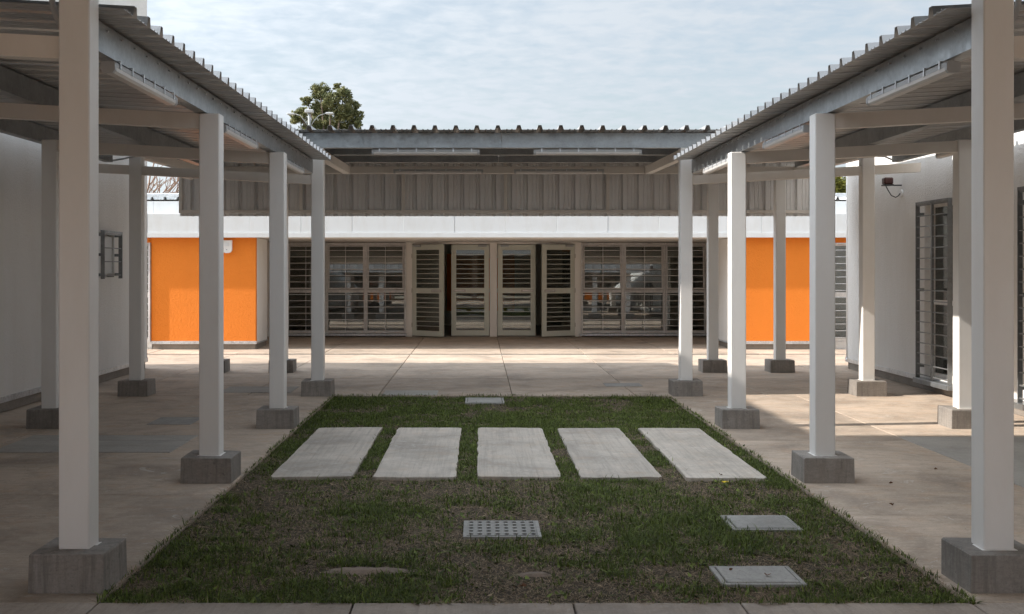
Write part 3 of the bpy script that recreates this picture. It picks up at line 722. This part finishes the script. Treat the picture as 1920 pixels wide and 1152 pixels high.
# ================================================================== FAR BUILDING
ZF = 27.30
FB = thing('building', 'low far building with orange end walls, white fascia and glazed doors', 'building', (XC, ZF, 0))
def fb(nm, *a, **k): return box(FB, nm, *a, **k)
YO = 23.07
for sg in (-1, 1):
    eo = 6.62 if sg > 0 else 6.73
    a, b_ = sorted((XC + sg * 4.67, XC + sg * eo))
    ai, bi = sorted((XC + sg * 4.672, XC + sg * eo))
    fb('orange_wall', a + (0.006 if sg > 0 else 0), b_ - (0.006 if sg < 0 else 0), YO, YO + .12, .125, 2.20, 'orange', ch=.004)
    x0, x1 = sorted((XC + sg * 4.67, XC + sg * 4.82)); fb('wall', ai, bi, YO + .1215, 24.3, .125, 2.195, 'plaster', ch=.004)
    fb('plinth', a + .02, b_ - .02, YO + .025, 24.28, 0.003, .105, 'plinth', ch=0)
    fb('flashing', a - .012, b_ + .012, YO - .012, 24.31, .106, .158 - .0345, 'strip', ch=0)
    b = MB(); b.box(a - .014, b_ + .014, YO - .014, YO - .002, .106, .165, .002); mesh_part(FB, 'flashing', b, 'strip', (a, YO, .1))
    # windows beyond the orange wall
    u, v = sorted((XC + sg * (eo + .015), XC + sg * 9.1))
    fb('wall', u, v, YO + .10, YO + .22, 2.10, 2.20, 'orange', ch=0); fb('wall', u, v, YO + .10, YO + .22, .003, .14, 'plaster', ch=0)
    w = fb('window', u + .001, v - .001, YO + .13, YO + .18, 2.04, 2.099, 'winframe', ch=.003)
    box(w, 'frame', u + .001, v - .001, YO + .13, YO + .18, 1.03, 1.12, 'winframe', .003)
    box(w, 'frame', u + .001, v - .001, YO + .13, YO + .18, .141, .21, 'winframe', .003)
    box(w, 'pane', u + .001, v - .001, YO + .152, YO + .158, .211, 1.029, 'glass', 0); box(w, 'pane', u + .001, v - .001, YO + .152, YO + .158, 1.121, 2.039, 'glass', 0)
    b = MB(); n0 = u if sg > 0 else v - .035
    b.box(n0 + .002, n0 + .035, YO - .045, YO + .09, .15, 2.10, .003); b.box((v - .04) if sg > 0 else (u + .005), (v - .005) if sg > 0 else u + .04, YO - .045, YO + .09, .15, 2.10, .003)
    g = mesh_part(FB, 'window_grille', b, 'grille', (u, YO, .1))
    for k in range(15): box(g, 'bar', u + .041, v - .041, YO - .005, YO + .007, .23 + .132 * k, .246 + .132 * k, 'strip', 0)
# fascia
YFA = 22.94
for k in range(-9, 10):
    x0 = -0.48 + k
    fb('fascia_panel', x0 + .0012, x0 + .9988, YFA + random.uniform(0, .004), YFA + .06, 2.292, 2.665, 'fascia', ch=.004)
    fb('parapet_band', x0 + .0015, x0 + .9985, YFA + .42, YFA + .50, 2.62, 2.93, 'fascia', ch=.003)
fb('fascia_lip', -9.48, 9.52, YFA - .03, YFA + .09, 2.197, 2.288, 'fascia', ch=.004)
fb('fascia_shelf', -9.48, 9.52, YFA + .061, YFA + .418, 2.60, 2.645, 'fascia', ch=0)
fb('soffit', -9.48, 9.52, YFA + .095, ZF + .2, 2.203, 2.24, 'plaster_in', ch=0)
sm = None
for k in range(18):
    if sm is None:
        sb = sheet_mesh(4, 9.5); sb.v = [(y, x, z) for x, y, z in sb.v]; sm = sb.mesh('roof_sheet')
    link('roof_sheet', sm, 'fascia', FB, (-9.3 + k * 4 * P, YFA + .46, 2.965 + (.002 if k % 2 else 0)), (R(2.2), 0, 0))
for k in range(11): fb('ridge_flashing', -9.4 + 1.72 * k + .003, -9.4 + 1.72 * (k + 1) - .003, YFA + 1.6, YFA + 1.9, 3.03, 3.17, 'strip', ch=.02)
# facade wall: piers
zs = 2.202
for (a, b_) in ((-9.2, -4.47), (-1.71, -1.555), (.25, .425), (2.235, 2.39), (5.29, 9.8)):
    fb('pier', a, b_, ZF, ZF + .2, .003, zs, 'plaster_in', ch=.003)
for (a, b_) in ((-1.555, .25), (.425, 2.235)): fb('lintel', a + .001, b_ - .001, ZF + .003, ZF + .197, 2.160, zs - .001, 'plaster_in', ch=0)
# interior
fb('interior_floor', -9.2, 9.8, ZF + .201, 33, -.05, .004, 'interior_floor', ch=0)
fb('interior_wall', -9.2, 9.8, 33, 33.2, 0, 3, 'interior', ch=0); fb('interior_wall', -9.4, -9.2, YO + .3, 33.2, 0, 2.9, 'interior', ch=0); fb('interior_wall', 9.8, 10.0, YO + .3, 33.2, 0, 2.9, 'interior', ch=0)
fb('interior_panel', -.9, 1.0, 32.9, 32.995, .4, 2.0, 'orange', ch=0)
fb('ceiling', -9.2, 9.8, ZF + .205, 32.99, 2.55, 2.6, 'interior', ch=0)
# big windows
def big_window(x0, x1):
    bw = (x1 - x0) / 3; ztop_ = 2.19; zb = .085; zm = 1.06; yf = ZF + .05
    w = fb('window', x0 + .001, x1 - .001, yf, yf + .07, ztop_ - .05, ztop_, 'winframe', ch=.003)
    def sub(nm, *a, ch=.003, rot=(0, 0, 0)): return box(w, nm, *a, ch, rot)
    sub('frame', x0 + .001, x1 - .001, yf, yf + .07, zb, zb + .06, 'winframe')
    for k in range(4):
        cx = x0 + bw * k; h = .035; a = max(x0 + .001, cx - h); b_ = min(x1 - .001, cx + h)
        sub('frame', a, b_, yf + .001, yf + .069, zb + .061, ztop_ - .051, 'winframe')
    for k in range(3):
        a = x0 + bw * k + .036; b_ = x0 + bw * (k + 1) - .036
        sub('frame', a, b_, yf, yf + .07, zm - .035, zm + .035, 'winframe')
        sub('pane', a, b_, yf + .03, yf + .036, zb + .062, zm - .036, 'glass', ch=0)
        # awning sash, pushed slightly out at the bottom
        th = R(3.1); z0, z1 = zm + .045, ztop_ - .06; hgt = z1 - z0
        b = MB(); e = .03
        b.box(a + .004, b_ - .004, -.02, .02, -hgt, -hgt + e, .002).box(a + .004, b_ - .004, -.02, .02, -e, 0, .002)
        b.box(a + .004, a + .004 + e, -.02, .02, -hgt + e, -e, .002).box(b_ - .004 - e, b_ - .004, -.02, .02, -hgt + e, -e, .002)
        cx = (a + b_) / 2; b.v = [(x - cx, y, z) for x, y, z in b.v]
        link('sash', b.mesh('sash'), 'winframe', w, (cx, yf + .01, z1), (-th, 0, 0))
        b = MB(); b.box(-(b_ - a) / 2 + .036, (b_ - a) / 2 - .036, -.003, .003, -hgt + e + .001, -e - .001)
        link('pane', b.mesh('pane'), 'glass', w, (cx, yf + .01, z1), (-th, 0, 0))
        sub('sash_stay', cx - .03, cx - .02, yf - .03, yf - .015, z1 - .16, z1 - .06, 'black', ch=0)
    # grille
    yg = ZF - .13
    b = MB()
    for k in range(4):
        cx = x0 + bw * k
        for dx_ in ((-.028, .028) if 0 < k < 3 else ((.0,) )): b.box(cx + dx_ - .009, cx + dx_ + .009, yg, yg + .03, .09, ztop_ - .005, .002)
    for k in range(3): b.box(x0 + bw * (k + .5) - .005, x0 + bw * (k + .5) + .005, yg + .012, yg + .022, .09, ztop_ - .005)
    for k in range(2): b.box(x0 - .02 if k == 0 else x1 - .01, x0 + .01 if k == 0 else x1 + .02, yg + .031, ZF - .002, .09, ztop_ - .005, .002)
    g = mesh_part(FB, 'window_grille', b, 'grille', (x0, yg, .1))
    n = 15
    for k in range(n):
        z = .12 + (ztop_ - .16) * k / (n - 1)
        box(g, 'bar', x0 - .018, x1 + .018, yg - .0105, yg - .0005, z - .007, z + .007, 'grille', 0)
    fb('window_sill', x0 - .05, x1 + .03, ZF - .20, ZF - .003, .035, .083, 'strip', ch=.004)
big_window(-4.47, -1.71); big_window(2.39, 5.29)
fb('kerb', -4.47, -1.71, ZF - .1, ZF + .2, .003, .034, 'plinth', ch=0); fb('kerb', 2.39, 5.29, ZF - .1, ZF + .2, .003, .034, 'plinth', ch=0)
# doors
def leaf(hx, side, ang, label):
    """side +1: the leaf runs to the right of its hinge; ang: opening outward"""
    Wd, H = .883, 2.115; z0 = .03
    b = MB(); s_ = side; e = .115
    def q(x0, x1, z_0, z_1): a, c = sorted((s_ * x0, s_ * x1)); b.box(a, c, -.022, .022, z_0, z_1, .003)
    q(.004, e, 0, H); q(Wd - e, Wd, 0, H); q(e, Wd - e, 0, .125); q(e, Wd - e, H - .125, H); q(e, Wd - e, .985, 1.11)
    d_ = link('door', b.mesh('door'), 'door', FB, (hx, ZF + .02, z0), (0, 0, -s_ * ang)); d_['label'] = label
    def sub(nm, x0, x1, y0, y1, z_0, z_1, mat, ch=0.0):
        a, c = sorted((s_ * x0, s_ * x1)); o = box(d_, nm, a, c, y0, y1, z_0, z_1, mat, ch)
        o.location = ((a + c) / 2, (y0 + y1) / 2, (z_0 + z_1) / 2); return o
    for (a, c) in ((.125, .985), (1.11, H - .125)):
        sub('pane', e + .001, Wd - e - .001, -.003, .003, a + .001, c - .001, 'glass')
        for k in range(7):
            z = a + (c - a) * (k + 1) / 8; sub('slat', e + .0005, Wd - e - .0005, -.020, -.008, z - .006, z + .006, 'door')
    sub('handle', Wd - e - .22, Wd - .03 - e * .2, -.030, -.0225, 1.015, 1.075, 'steel', .004)
    sub('handle', Wd - e - .19, Wd - .07, -.055, -.0305, 1.035, 1.058, 'winframe', .004)
    sub('door_closer', .06, .26, -.06, -.0225, H - .05, H - .005, 'grey_plastic', .004)
    for zz_ in (.25, 1.05, 1.85): sub('hinge', -.012, .003, -.03, -.005, zz_ - .05, zz_ + .05, 'steel', .002)
for (hx, sd, an, lb) in ((-1.545, 1, R(33), 'leftmost door leaf standing ajar'), (.24, -1, R(0.5), 'closed door leaf, second from the left'), (.435, 1, R(0.5), 'closed door leaf, third from the left'), (2.225, -1, R(28), 'rightmost door leaf standing ajar')):
    leaf(hx, sd, an, lb)
for (a, b_) in ((-1.555, .25), (.425, 2.235)): fb('threshold', a, b_, ZF - .02, ZF + .2, .003, .022, 'plinth', ch=.002)
# white sensor box on the orange wall
t = thing('alarm_siren', 'white alarm box with a rounded base high on the left orange wall', 'alarm', (-4.945, YO, 2.02))
b = MB(); pr = [(-5.045, 2.145), (-5.045, 1.95), (-5.02, 1.91), (-4.97, 1.895), (-4.92, 1.895), (-4.87, 1.91), (-4.845, 1.95), (-4.845, 2.145)]
b.prism(pr, YO - .07, YO - .001); mesh_part(t, 'housing', b, 'white_plastic', WP[t.name])
b = MB(); b.box(-4.99, -4.90, YO - .078, YO - .0705, 2.03, 2.10, .002); mesh_part(t, 'cover_plate', b, 'fascia', WP[t.name])
b = MB(); b.box(-4.955, -4.935, YO - .077, YO - .0705, 1.955, 1.965); mesh_part(t, 'keyhole', b, 'black', WP[t.name])

# ================================================================== BUILDING BEHIND THE CAMERA (seen in the window reflections)
YM2 = 20.76
KB = thing('building', 'low building behind the viewpoint with orange end walls, mirrored in the windows', 'building', (XC, -6.5, 0))
def kb(nm, *a, **k): return box(KB, nm, *a, **k)
for sg in (-1, 1):
    a, b_ = sorted((XC + sg * 4.67, XC + sg * 9.0)); kb('orange_wall', a, b_, YM2 - 24.3, YM2 - YO, 0, 2.2, 'orange', ch=0)
for k in range(-9, 10): kb('fascia_panel', -.48 + k + .003, .52 + k - .003, YM2 - 23.0, YM2 - 22.94, 2.2, 2.665, 'fascia', ch=.004)
kb('roof', -9.4, 9.9, -12, YM2 - 23.01, 2.25, 2.6, 'plaster', ch=0)
for (a, b_) in ((-9.2, -4.4), (-1.7, -1.5), (.2, .5), (2.2, 2.4), (5.2, 9.8)): kb('pier', a, b_, -6.74, -6.54, 0, 2.2, 'plaster_in', ch=0)
kb('interior_wall', -9.2, 9.8, -12, -11.8, 0, 2.25, 'interior', ch=0)

# ================================================================== GRASS
def vnoise(x, y, s, seed):
    g = np.random.default_rng(seed).random((64, 64)); u = (x / s) % 63; v = (y / s) % 63
    i = np.floor(u).astype(int); j = np.floor(v).astype(int); fu = u - i; fv = v - j
    fu = fu * fu * (3 - 2 * fu); fv = fv * fv * (3 - 2 * fv)
    return (g[i, j] * (1 - fu) + g[i + 1, j] * fu) * (1 - fv) + (g[i, j + 1] * (1 - fu) + g[i + 1, j + 1] * fu) * fv
def patch(x, y): return .36 * vnoise(x + 9, y, .7, 1) + .36 * vnoise(x + 9, y, .27, 2) + .28 * vnoise(x + 9, y, .10, 3)
RECT = [(-1.605, -0.968, 8.98, 11.75), (-0.808, -0.178, 8.96, 11.73), (-0.012, 0.63, 8.97, 11.72), (0.778, 1.397, 8.95, 11.70), (1.585, 2.195, 8.92, 11.70),
        (1.565, 1.995, 7.21, 7.63), (1.24, 1.67, 5.96, 6.33), (-.165, .305, 13.97, 14.5), (-.095, .375, 7.0, 7.45)]
for sg in (-1, 1):
    for y in ROWY:
        cx = XC + sg * XIN; RECT.append((cx - .19, cx + .19, y - .19, y + .19))
def keep(x, y, m=0.006):
    k = np.ones(len(x), bool); m = np.abs(RNG.normal(0, .016, len(x))) + .001
    for a, b_, c, e in RECT: k &= ~((x > a + m) & (x < b_ - m) & (y > c + m) & (y < e - m))
    for cx, cy, rx, ry in ((-.59, 6.27, .30, .10), (.29, 6.19, .12, .06)):
        k &= ~((((x - cx) / rx) ** 2 + ((y - cy) / ry) ** 2 < RNG.uniform(.4, 1.2, len(x))))
    return k
def blades(n, hmin, hmax, wid, dry_bias, flat, wide=1.0):
    x = RNG.uniform(GX0 - .06, GX1 + .06, n); y = GY0 - .05 + (GY1 - GY0 + .10) * RNG.random(n) ** 1.25
    p = patch(x, y); k = keep(x, y) & (RNG.random(n) < np.clip(.35 + 1.3 * p, 0, 1)); x, y, p = x[k], y[k], p[k]; n = len(x)
    ov = .032 * vnoise(x + 9, y, .09, 4) ** 2 + .008; k = (x > GX0 - ov) & (x < GX1 + ov) & (y > GY0 - ov) & (y < GY1 + ov); x, y, p = x[k], y[k], p[k]; n = len(x)
    ymid = np.clip((y - 8.5) / 2.5, 0, 1)
    dry = RNG.random(n) < np.clip((.56 - p) * 3.6 + dry_bias + .34 * (1 - ymid) - .20, 0.04, .97)
    h = RNG.uniform(hmin, hmax, n) * (.6 + .9 * p); h[dry] *= .7
    a = RNG.uniform(0, 2 * np.pi, n); lean = RNG.uniform(.25, 1.1, n) * h * (1 + flat * 2); lean[dry] *= 1.6
    up = h * (1 - .45 * flat); up[dry] *= .55
    w = RNG.uniform(.7, 1.3, n) * wid * wide
    px, py = -np.sin(a) * w / 2, np.cos(a) * w / 2; lx, ly = np.cos(a) * lean, np.sin(a) * lean
    z0 = np.where((x < GX0) | (x > GX1) | (y < GY0) | (y > GY1), -.002, -.024)
    v = np.empty((n, 5, 3))
    v[:, 0] = np.c_[x - px, y - py, z0]; v[:, 1] = np.c_[x + px, y + py, z0]
    v[:, 2] = np.c_[x + lx * .4 + px * .8, y + ly * .4 + py * .8, z0 + up * .65]; v[:, 3] = np.c_[x + lx * .4 - px * .8, y + ly * .4 - py * .8, z0 + up * .65]
    v[:, 4] = np.c_[x + lx, y + ly, z0 + up]
    g = RNG.random((n, 1)); g2 = RNG.random((n, 1))
    col = np.array([[.066, .096, .018]]) * (1 - g) + np.array([[.17, .215, .046]]) * g
    col = col * (.45 + 1.1 * g2 ** 1.5)
    dc_ = np.array([[.17, .12, .078]]) * (1 - g) + np.array([[.44, .335, .215]]) * g
    col[dry] = dc_[dry]
    return v, col
parts = [blades(200000, .014, .031, .0045, .08, .15), blades(90000, .020, .045, .004, .5, .9), blades(7000, .03, .06, .006, -.5, .0), blades(7000, .018, .034, .012, -.7, .8, 1.7)]
V = np.concatenate([p[0] for p in parts]); CL = np.concatenate([p[1] for p in parts]); n = len(V)
me = bpy.data.meshes.new('grass')
me.vertices.add(n * 5); me.vertices.foreach_set('co', V.reshape(-1).astype(np.float32))
idx = np.array([[0, 1, 2], [0, 2, 3], [3, 2, 4]]); tri = (np.arange(n)[:, None, None] * 5 + idx[None]).reshape(-1)
me.loops.add(len(tri)); me.loops.foreach_set('vertex_index', tri.astype(np.int32))
me.polygons.add(len(tri) // 3); me.polygons.foreach_set('loop_start', np.arange(0, len(tri), 3, dtype=np.int32))
me.update(calc_edges=True)
at = me.attributes.new('Col', 'FLOAT_COLOR', 'POINT'); at.data.foreach_set('color', np.repeat(np.c_[CL, np.ones(n)], 5, 0).reshape(-1).astype(np.float32))
o = link('grass', me, 'blade'); o['kind'] = 'stuff'; o['label'] = 'short patchy green and dry brown grass filling the courtyard lawn'; o['category'] = 'grass'

for (cx, cy, rx, ry) in ((-.59, 6.27, .24, .07), (.29, 6.19, .09, .035)):
    b = MB(); n_ = 28; ring_ = []; mid_ = []
    for q in range(n_):
        a = 2 * math.pi * q / n_; f_ = random.uniform(.8, 1.2); ring_.append((cx + rx * f_ * math.cos(a), cy + ry * f_ * math.sin(a), -.023)); mid_.append((cx + .6 * rx * f_ * math.cos(a), cy + .6 * ry * f_ * math.sin(a), random.uniform(-.012, -.004)))
    b.raw(ring_ + mid_, [tuple(range(n_, 2 * n_))] + [(q, (q + 1) % n_, n_ + (q + 1) % n_, n_ + q) for q in range(n_)])
    structure(mesh_part(None, 'bare_soil', b, 'bare', (cx, cy, -.02), True))
# small fallen things
def fallen(name, label, cat, x, y, size, mat, z=.02, group='fallen leaves'):
    b = MB(); n = 7; a0 = random.uniform(0, 6.28)
    top = []; bot = []
    for k in range(n):
        a = a0 + 2 * math.pi * k / n; rr = size * (1 if k in (0,) else .55) * random.uniform(.8, 1.15)
        px, py = x + rr * math.cos(a), y + rr * .6 * math.sin(a); zc = z + random.uniform(.002, .02)
        top.append((px, py, zc)); bot.append((px, py, zc - .0015))
    vs = [(x, y, z + .004)] + top + [(x, y, z + .0025)] + bot
    fs = [(0, 1 + k, 1 + (k + 1) % n) for k in range(n)] + [(n + 1, n + 2 + (k + 1) % n, n + 2 + k) for k in range(n)] + [(1 + k, n + 2 + k, n + 2 + (k + 1) % n, 1 + (k + 1) % n) for k in range(n)]
    b.raw(vs, fs); return tag(mesh_part(None, name, b, mat, (x, y, z)), label, cat, group)
fallen('flower', 'bright yellow flower in the grass below the rightmost stepping slab', 'flower', 1.81, 8.63, .05, 'yellow', .02, 'yellow flowers')
fallen('dry_leaf', 'curled brown leaf on the inspection cover nearest the front', 'leaf', 1.50, 6.10, .03, 'dryleaf', .000)
fallen('dry_leaf', 'small dark leaf on the near cover, left corner', 'leaf', 1.33, 6.2, .018, 'dryleaf', .000)
fallen('dry_leaf', 'dark leaf at the front edge of the rightmost stepping slab', 'leaf', 1.86, 9.02, .03, 'dryleaf', .008)
fallen('dry_leaf', 'pale leaf in the grass near the right front corner post', 'leaf', 1.93, 5.9, .03, 'paleleaf', .03)
fallen('dry_leaf', 'brown leaf in the grass near the middle of the front edge', 'leaf', .22, 5.78, .035, 'dryleaf', .03)
fallen('dry_leaf', 'pale leaf in the grass left of the perforated drain', 'leaf', -.12, 6.55, .025, 'paleleaf', .03)
for x, y, lb in ((3.62, 9.3, 'dead leaf on the right paving, nearest the pale concrete panel'), (3.05, 8.7, 'dead leaf on the right paving, between the two nearest posts'), (2.78, 7.9, 'dead leaf on the right paving, close to the lawn edge')):
    fallen('dry_leaf', lb, 'leaf', x, y, .022, 'dryleaf', .001)

# ================================================================== TREES
def leaf_mesh(centres, n_per, size, cols, seed):
    rg = np.random.default_rng(seed); vs = []; cl = []
    for (cx, cy, cz, r) in centres:
        n = int(n_per * r * r)
        dirs = rg.normal(size=(n, 3)); dirs /= np.linalg.norm(dirs, axis=1, keepdims=True)
        rad = r * rg.random(n) ** .45
        # leaves gather in sprays so that gaps stay open
        nc = max(4, int(n / 28)); cd = rg.normal(size=(nc, 3)); cd /= np.linalg.norm(cd, axis=1, keepdims=True); cdp = cd * (r * rg.uniform(.35, 1.0, (nc, 1)))
        own = rg.integers(0, nc, n); pos = cdp[own] + dirs * (rg.random((n, 1)) ** .7) * r * .30
        pos = pos * np.array([1, 1, .85]) + np.array([cx, cy, cz])
        nrm = rg.normal(size=(n, 3)); nrm[:, 2] += .6; nrm /= np.linalg.norm(nrm, axis=1, keepdims=True)
        u = np.cross(nrm, rg.normal(size=(n, 3))); u /= np.linalg.norm(u, axis=1, keepdims=True); w = np.cross(nrm, u)
        s = size * rg.uniform(.6, 1.3, (n, 1))
        vs.append(np.stack([pos - u * s, pos + w * s * .45, pos + u * s, pos - w * s * .45], 1))
        tone = rg.random((nc, 1))[own] * .7 + rg.random((n, 1)) * .3
        cl.append(np.array([cols[0]]) * (1 - tone) + np.array([cols[1]]) * tone)
    V = np.concatenate(vs); Cc = np.concatenate(cl); n = len(V)
    me = bpy.data.meshes.new('crown'); me.vertices.add(n * 4); me.vertices.foreach_set('co', V.reshape(-1).astype(np.float32))
    me.loops.add(n * 4); me.loops.foreach_set('vertex_index', np.arange(n * 4, dtype=np.int32)); me.polygons.add(n); me.polygons.foreach_set('loop_start', np.arange(0, n * 4, 4, dtype=np.int32)); me.update(calc_edges=True)
    at = me.attributes.new('Col', 'FLOAT_COLOR', 'POINT'); at.data.foreach_set('color', np.repeat(np.c_[Cc, np.ones(n)], 4, 0).reshape(-1).astype(np.float32))
    return me
def px(x, y, Yd): return ((x - 898) * Yd / 2200, 1.6 + (503 - y) * Yd / 2200)
D = 80.0
bx_, _ = px(612, 0, D)
t = thing('tree', 'tall leafy green tree rising behind the far roof', 'tree', (bx_, D, 0))
lob = []
for (x, y, r, dy_) in [(600, 172, 19, 0), (631, 161, 9, .3), (646, 181, 18, -.4), (574, 188, 12, .2), (563, 216, 17, -.5), (552, 224, 11, 0), (598, 205, 22, .6), (622, 190, 18, -.7), (640, 211, 22, -.3), (664, 216, 16, .4), (657, 196, 16, .9), (610, 236, 26, .5), (645, 240, 28, .8), (580, 240, 20, 0), (672, 232, 10, 0), (600, 275, 34, 0), (650, 275, 34, 0), (620, 310, 40, 0)]:
    X_, Z_ = px(x, y, D); lob.append((X_, D + dy_, Z_, r * D / 2200))
lm = leaf_mesh(lob, 4600, .085, ((.060, .080, .030), (.28, .27, .12)), 5)
lv = np.array([v.co for v in lm.vertices]) - np.array([bx_, D, 0]); lm.vertices.foreach_set('co', lv.reshape(-1).astype(np.float32))
link('crown', lm, 'leaf', t, WP[t.name])
b = MB(); topz = 8.0
b.tube([(bx_, D, -.1), (bx_ + .15, D, 4), (bx_ + .1, D, topz)], [.34, .27, .22], 9)
for (x, y, r, dy_) in [(600, 172, 22, 0), (646, 181, 20, -.4), (563, 216, 18, -.5), (622, 190, 20, -.7), (664, 216, 18, .4), (598, 205, 24, .6), (580, 240, 22, 0), (574, 188, 10, .2)]:
    X_, Z_ = px(x, y, D); mx = (bx_ + X_) / 2 + .1; b.tube([(bx_ + .1, D, topz - .2), (mx, D + dy_ * .4, (topz + Z_) / 2 - .3), (X_, D + dy_, Z_ + .2)], [.15, .09, .03], 6)
mesh_part(t, 'trunk', b, 'bark', WP[t.name], True)

D2 = 45.0; X_, _ = px(1580, 0, D2)
t = thing('tree', 'green tree top showing past the right building corner', 'tree', (X_, D2, 0))
lob = [(X_ + random.uniform(-1.6, 1.6), D2 + random.uniform(-1, 1), random.uniform(3.4, 4.85), random.uniform(.5, .8)) for _ in range(26)]
lm = leaf_mesh(lob, 2200, .075, ((.07, .085, .012), (.25, .23, .035)), 8)
lv = np.array([v.co for v in lm.vertices]) - np.array([X_, D2, 0]); lm.vertices.foreach_set('co', lv.reshape(-1).astype(np.float32))
link('crown', lm, 'leaf', t, WP[t.name])
b = MB().tube([(X_, D2, -.1), (X_ + .1, D2, 2), (X_, D2, 3.2)], [.2, .15, .1], 8)
for k in range(5): b.tube([(X_, D2, 2.8), (X_ + random.uniform(-1, 1), D2 + random.uniform(-.6, .6), 3.9)], [.07, .03], 5)
mesh_part(t, 'trunk', b, 'bark', WP[t.name], True)

D3 = 42.0; X_, _ = px(292, 0, D3)
t = thing('tree', 'bare leafless tree with reddish branches behind the far building', 'tree', (X_, D3, 0))
tr, tw = MB(), MB(); rg = random.Random(11)
def grow(p, dr, L, r, lvl):
    mid = p + dr * L * .5 + Vector((rg.uniform(-1, 1), rg.uniform(-1, 1), rg.uniform(-.5, 1))) * L * .10
    e = p + dr * L + Vector((rg.uniform(-1, 1), rg.uniform(-1, 1), rg.uniform(-.4, .8))) * L * .10
    (tr if lvl < 3 else tw).tube([p, mid, e], [r, r * .85, r * .68], 6 if lvl < 3 else 4, False)
    if lvl >= 6: return
    for k in range(3 if lvl < 5 else 2):
        ax = Vector((rg.uniform(-1, 1), rg.uniform(-1, 1), rg.uniform(-.3, .6))).normalized()
        nd = (dr + ax * rg.uniform(.5, .95)).normalized()
        src = e if k < 2 else mid
        grow(src, nd, L * rg.uniform(.62, .82), r * .62, lvl + 1)
grow(Vector((X_, D3, -.1)), Vector((.12, 0, 1)).normalized(), 1.9, .16, 0)
mesh_part(t, 'trunk', tr, 'bark_bare', WP[t.name], True); mesh_part(t, 'twigs', tw, 'bark_bare', WP[t.name], True)

# floodlight mast
D4 = 60.0; X_, zt = px(580, 203, D4)
t = thing('lamp_post', 'pale lamp post with three arms in front of the leafy tree', 'lamp post', (X_, D4, 0))
mesh_part(t, 'mast', MB().tube([(X_, D4, -.1), (X_, D4, 5), (X_, D4, zt - .25)], [.13, .10, .07], 10), 'post', WP[t.name], True)
for pts in ([(578, 238), (572, 228), (563, 217), (553, 214)], [(582, 238), (588, 228), (598, 217), (611, 213)]):
    q = [px(x, y, D4) for x, y in pts]; arm = mesh_part(t, 'arm', MB().tube([(a, D4, c) for a, c in q], .021, 8), 'post', WP[t.name], True)
    ex, ez = q[-1]; s_ = 1 if ex > X_ else -1
    mesh_part(arm, 'lamp_head', MB().box(min(ex, ex + s_ * .4), max(ex, ex + s_ * .4), D4 - .13, D4 + .13, ez - .05, ez + .05, .03), 'grey_plastic', (ex, D4, ez))
mesh_part(t, 'lamp_head', MB().box(X_ - .22, X_ + .22, D4 - .15, D4 + .15, zt - .25, zt - .08, .03), 'grey_plastic', WP[t.name])
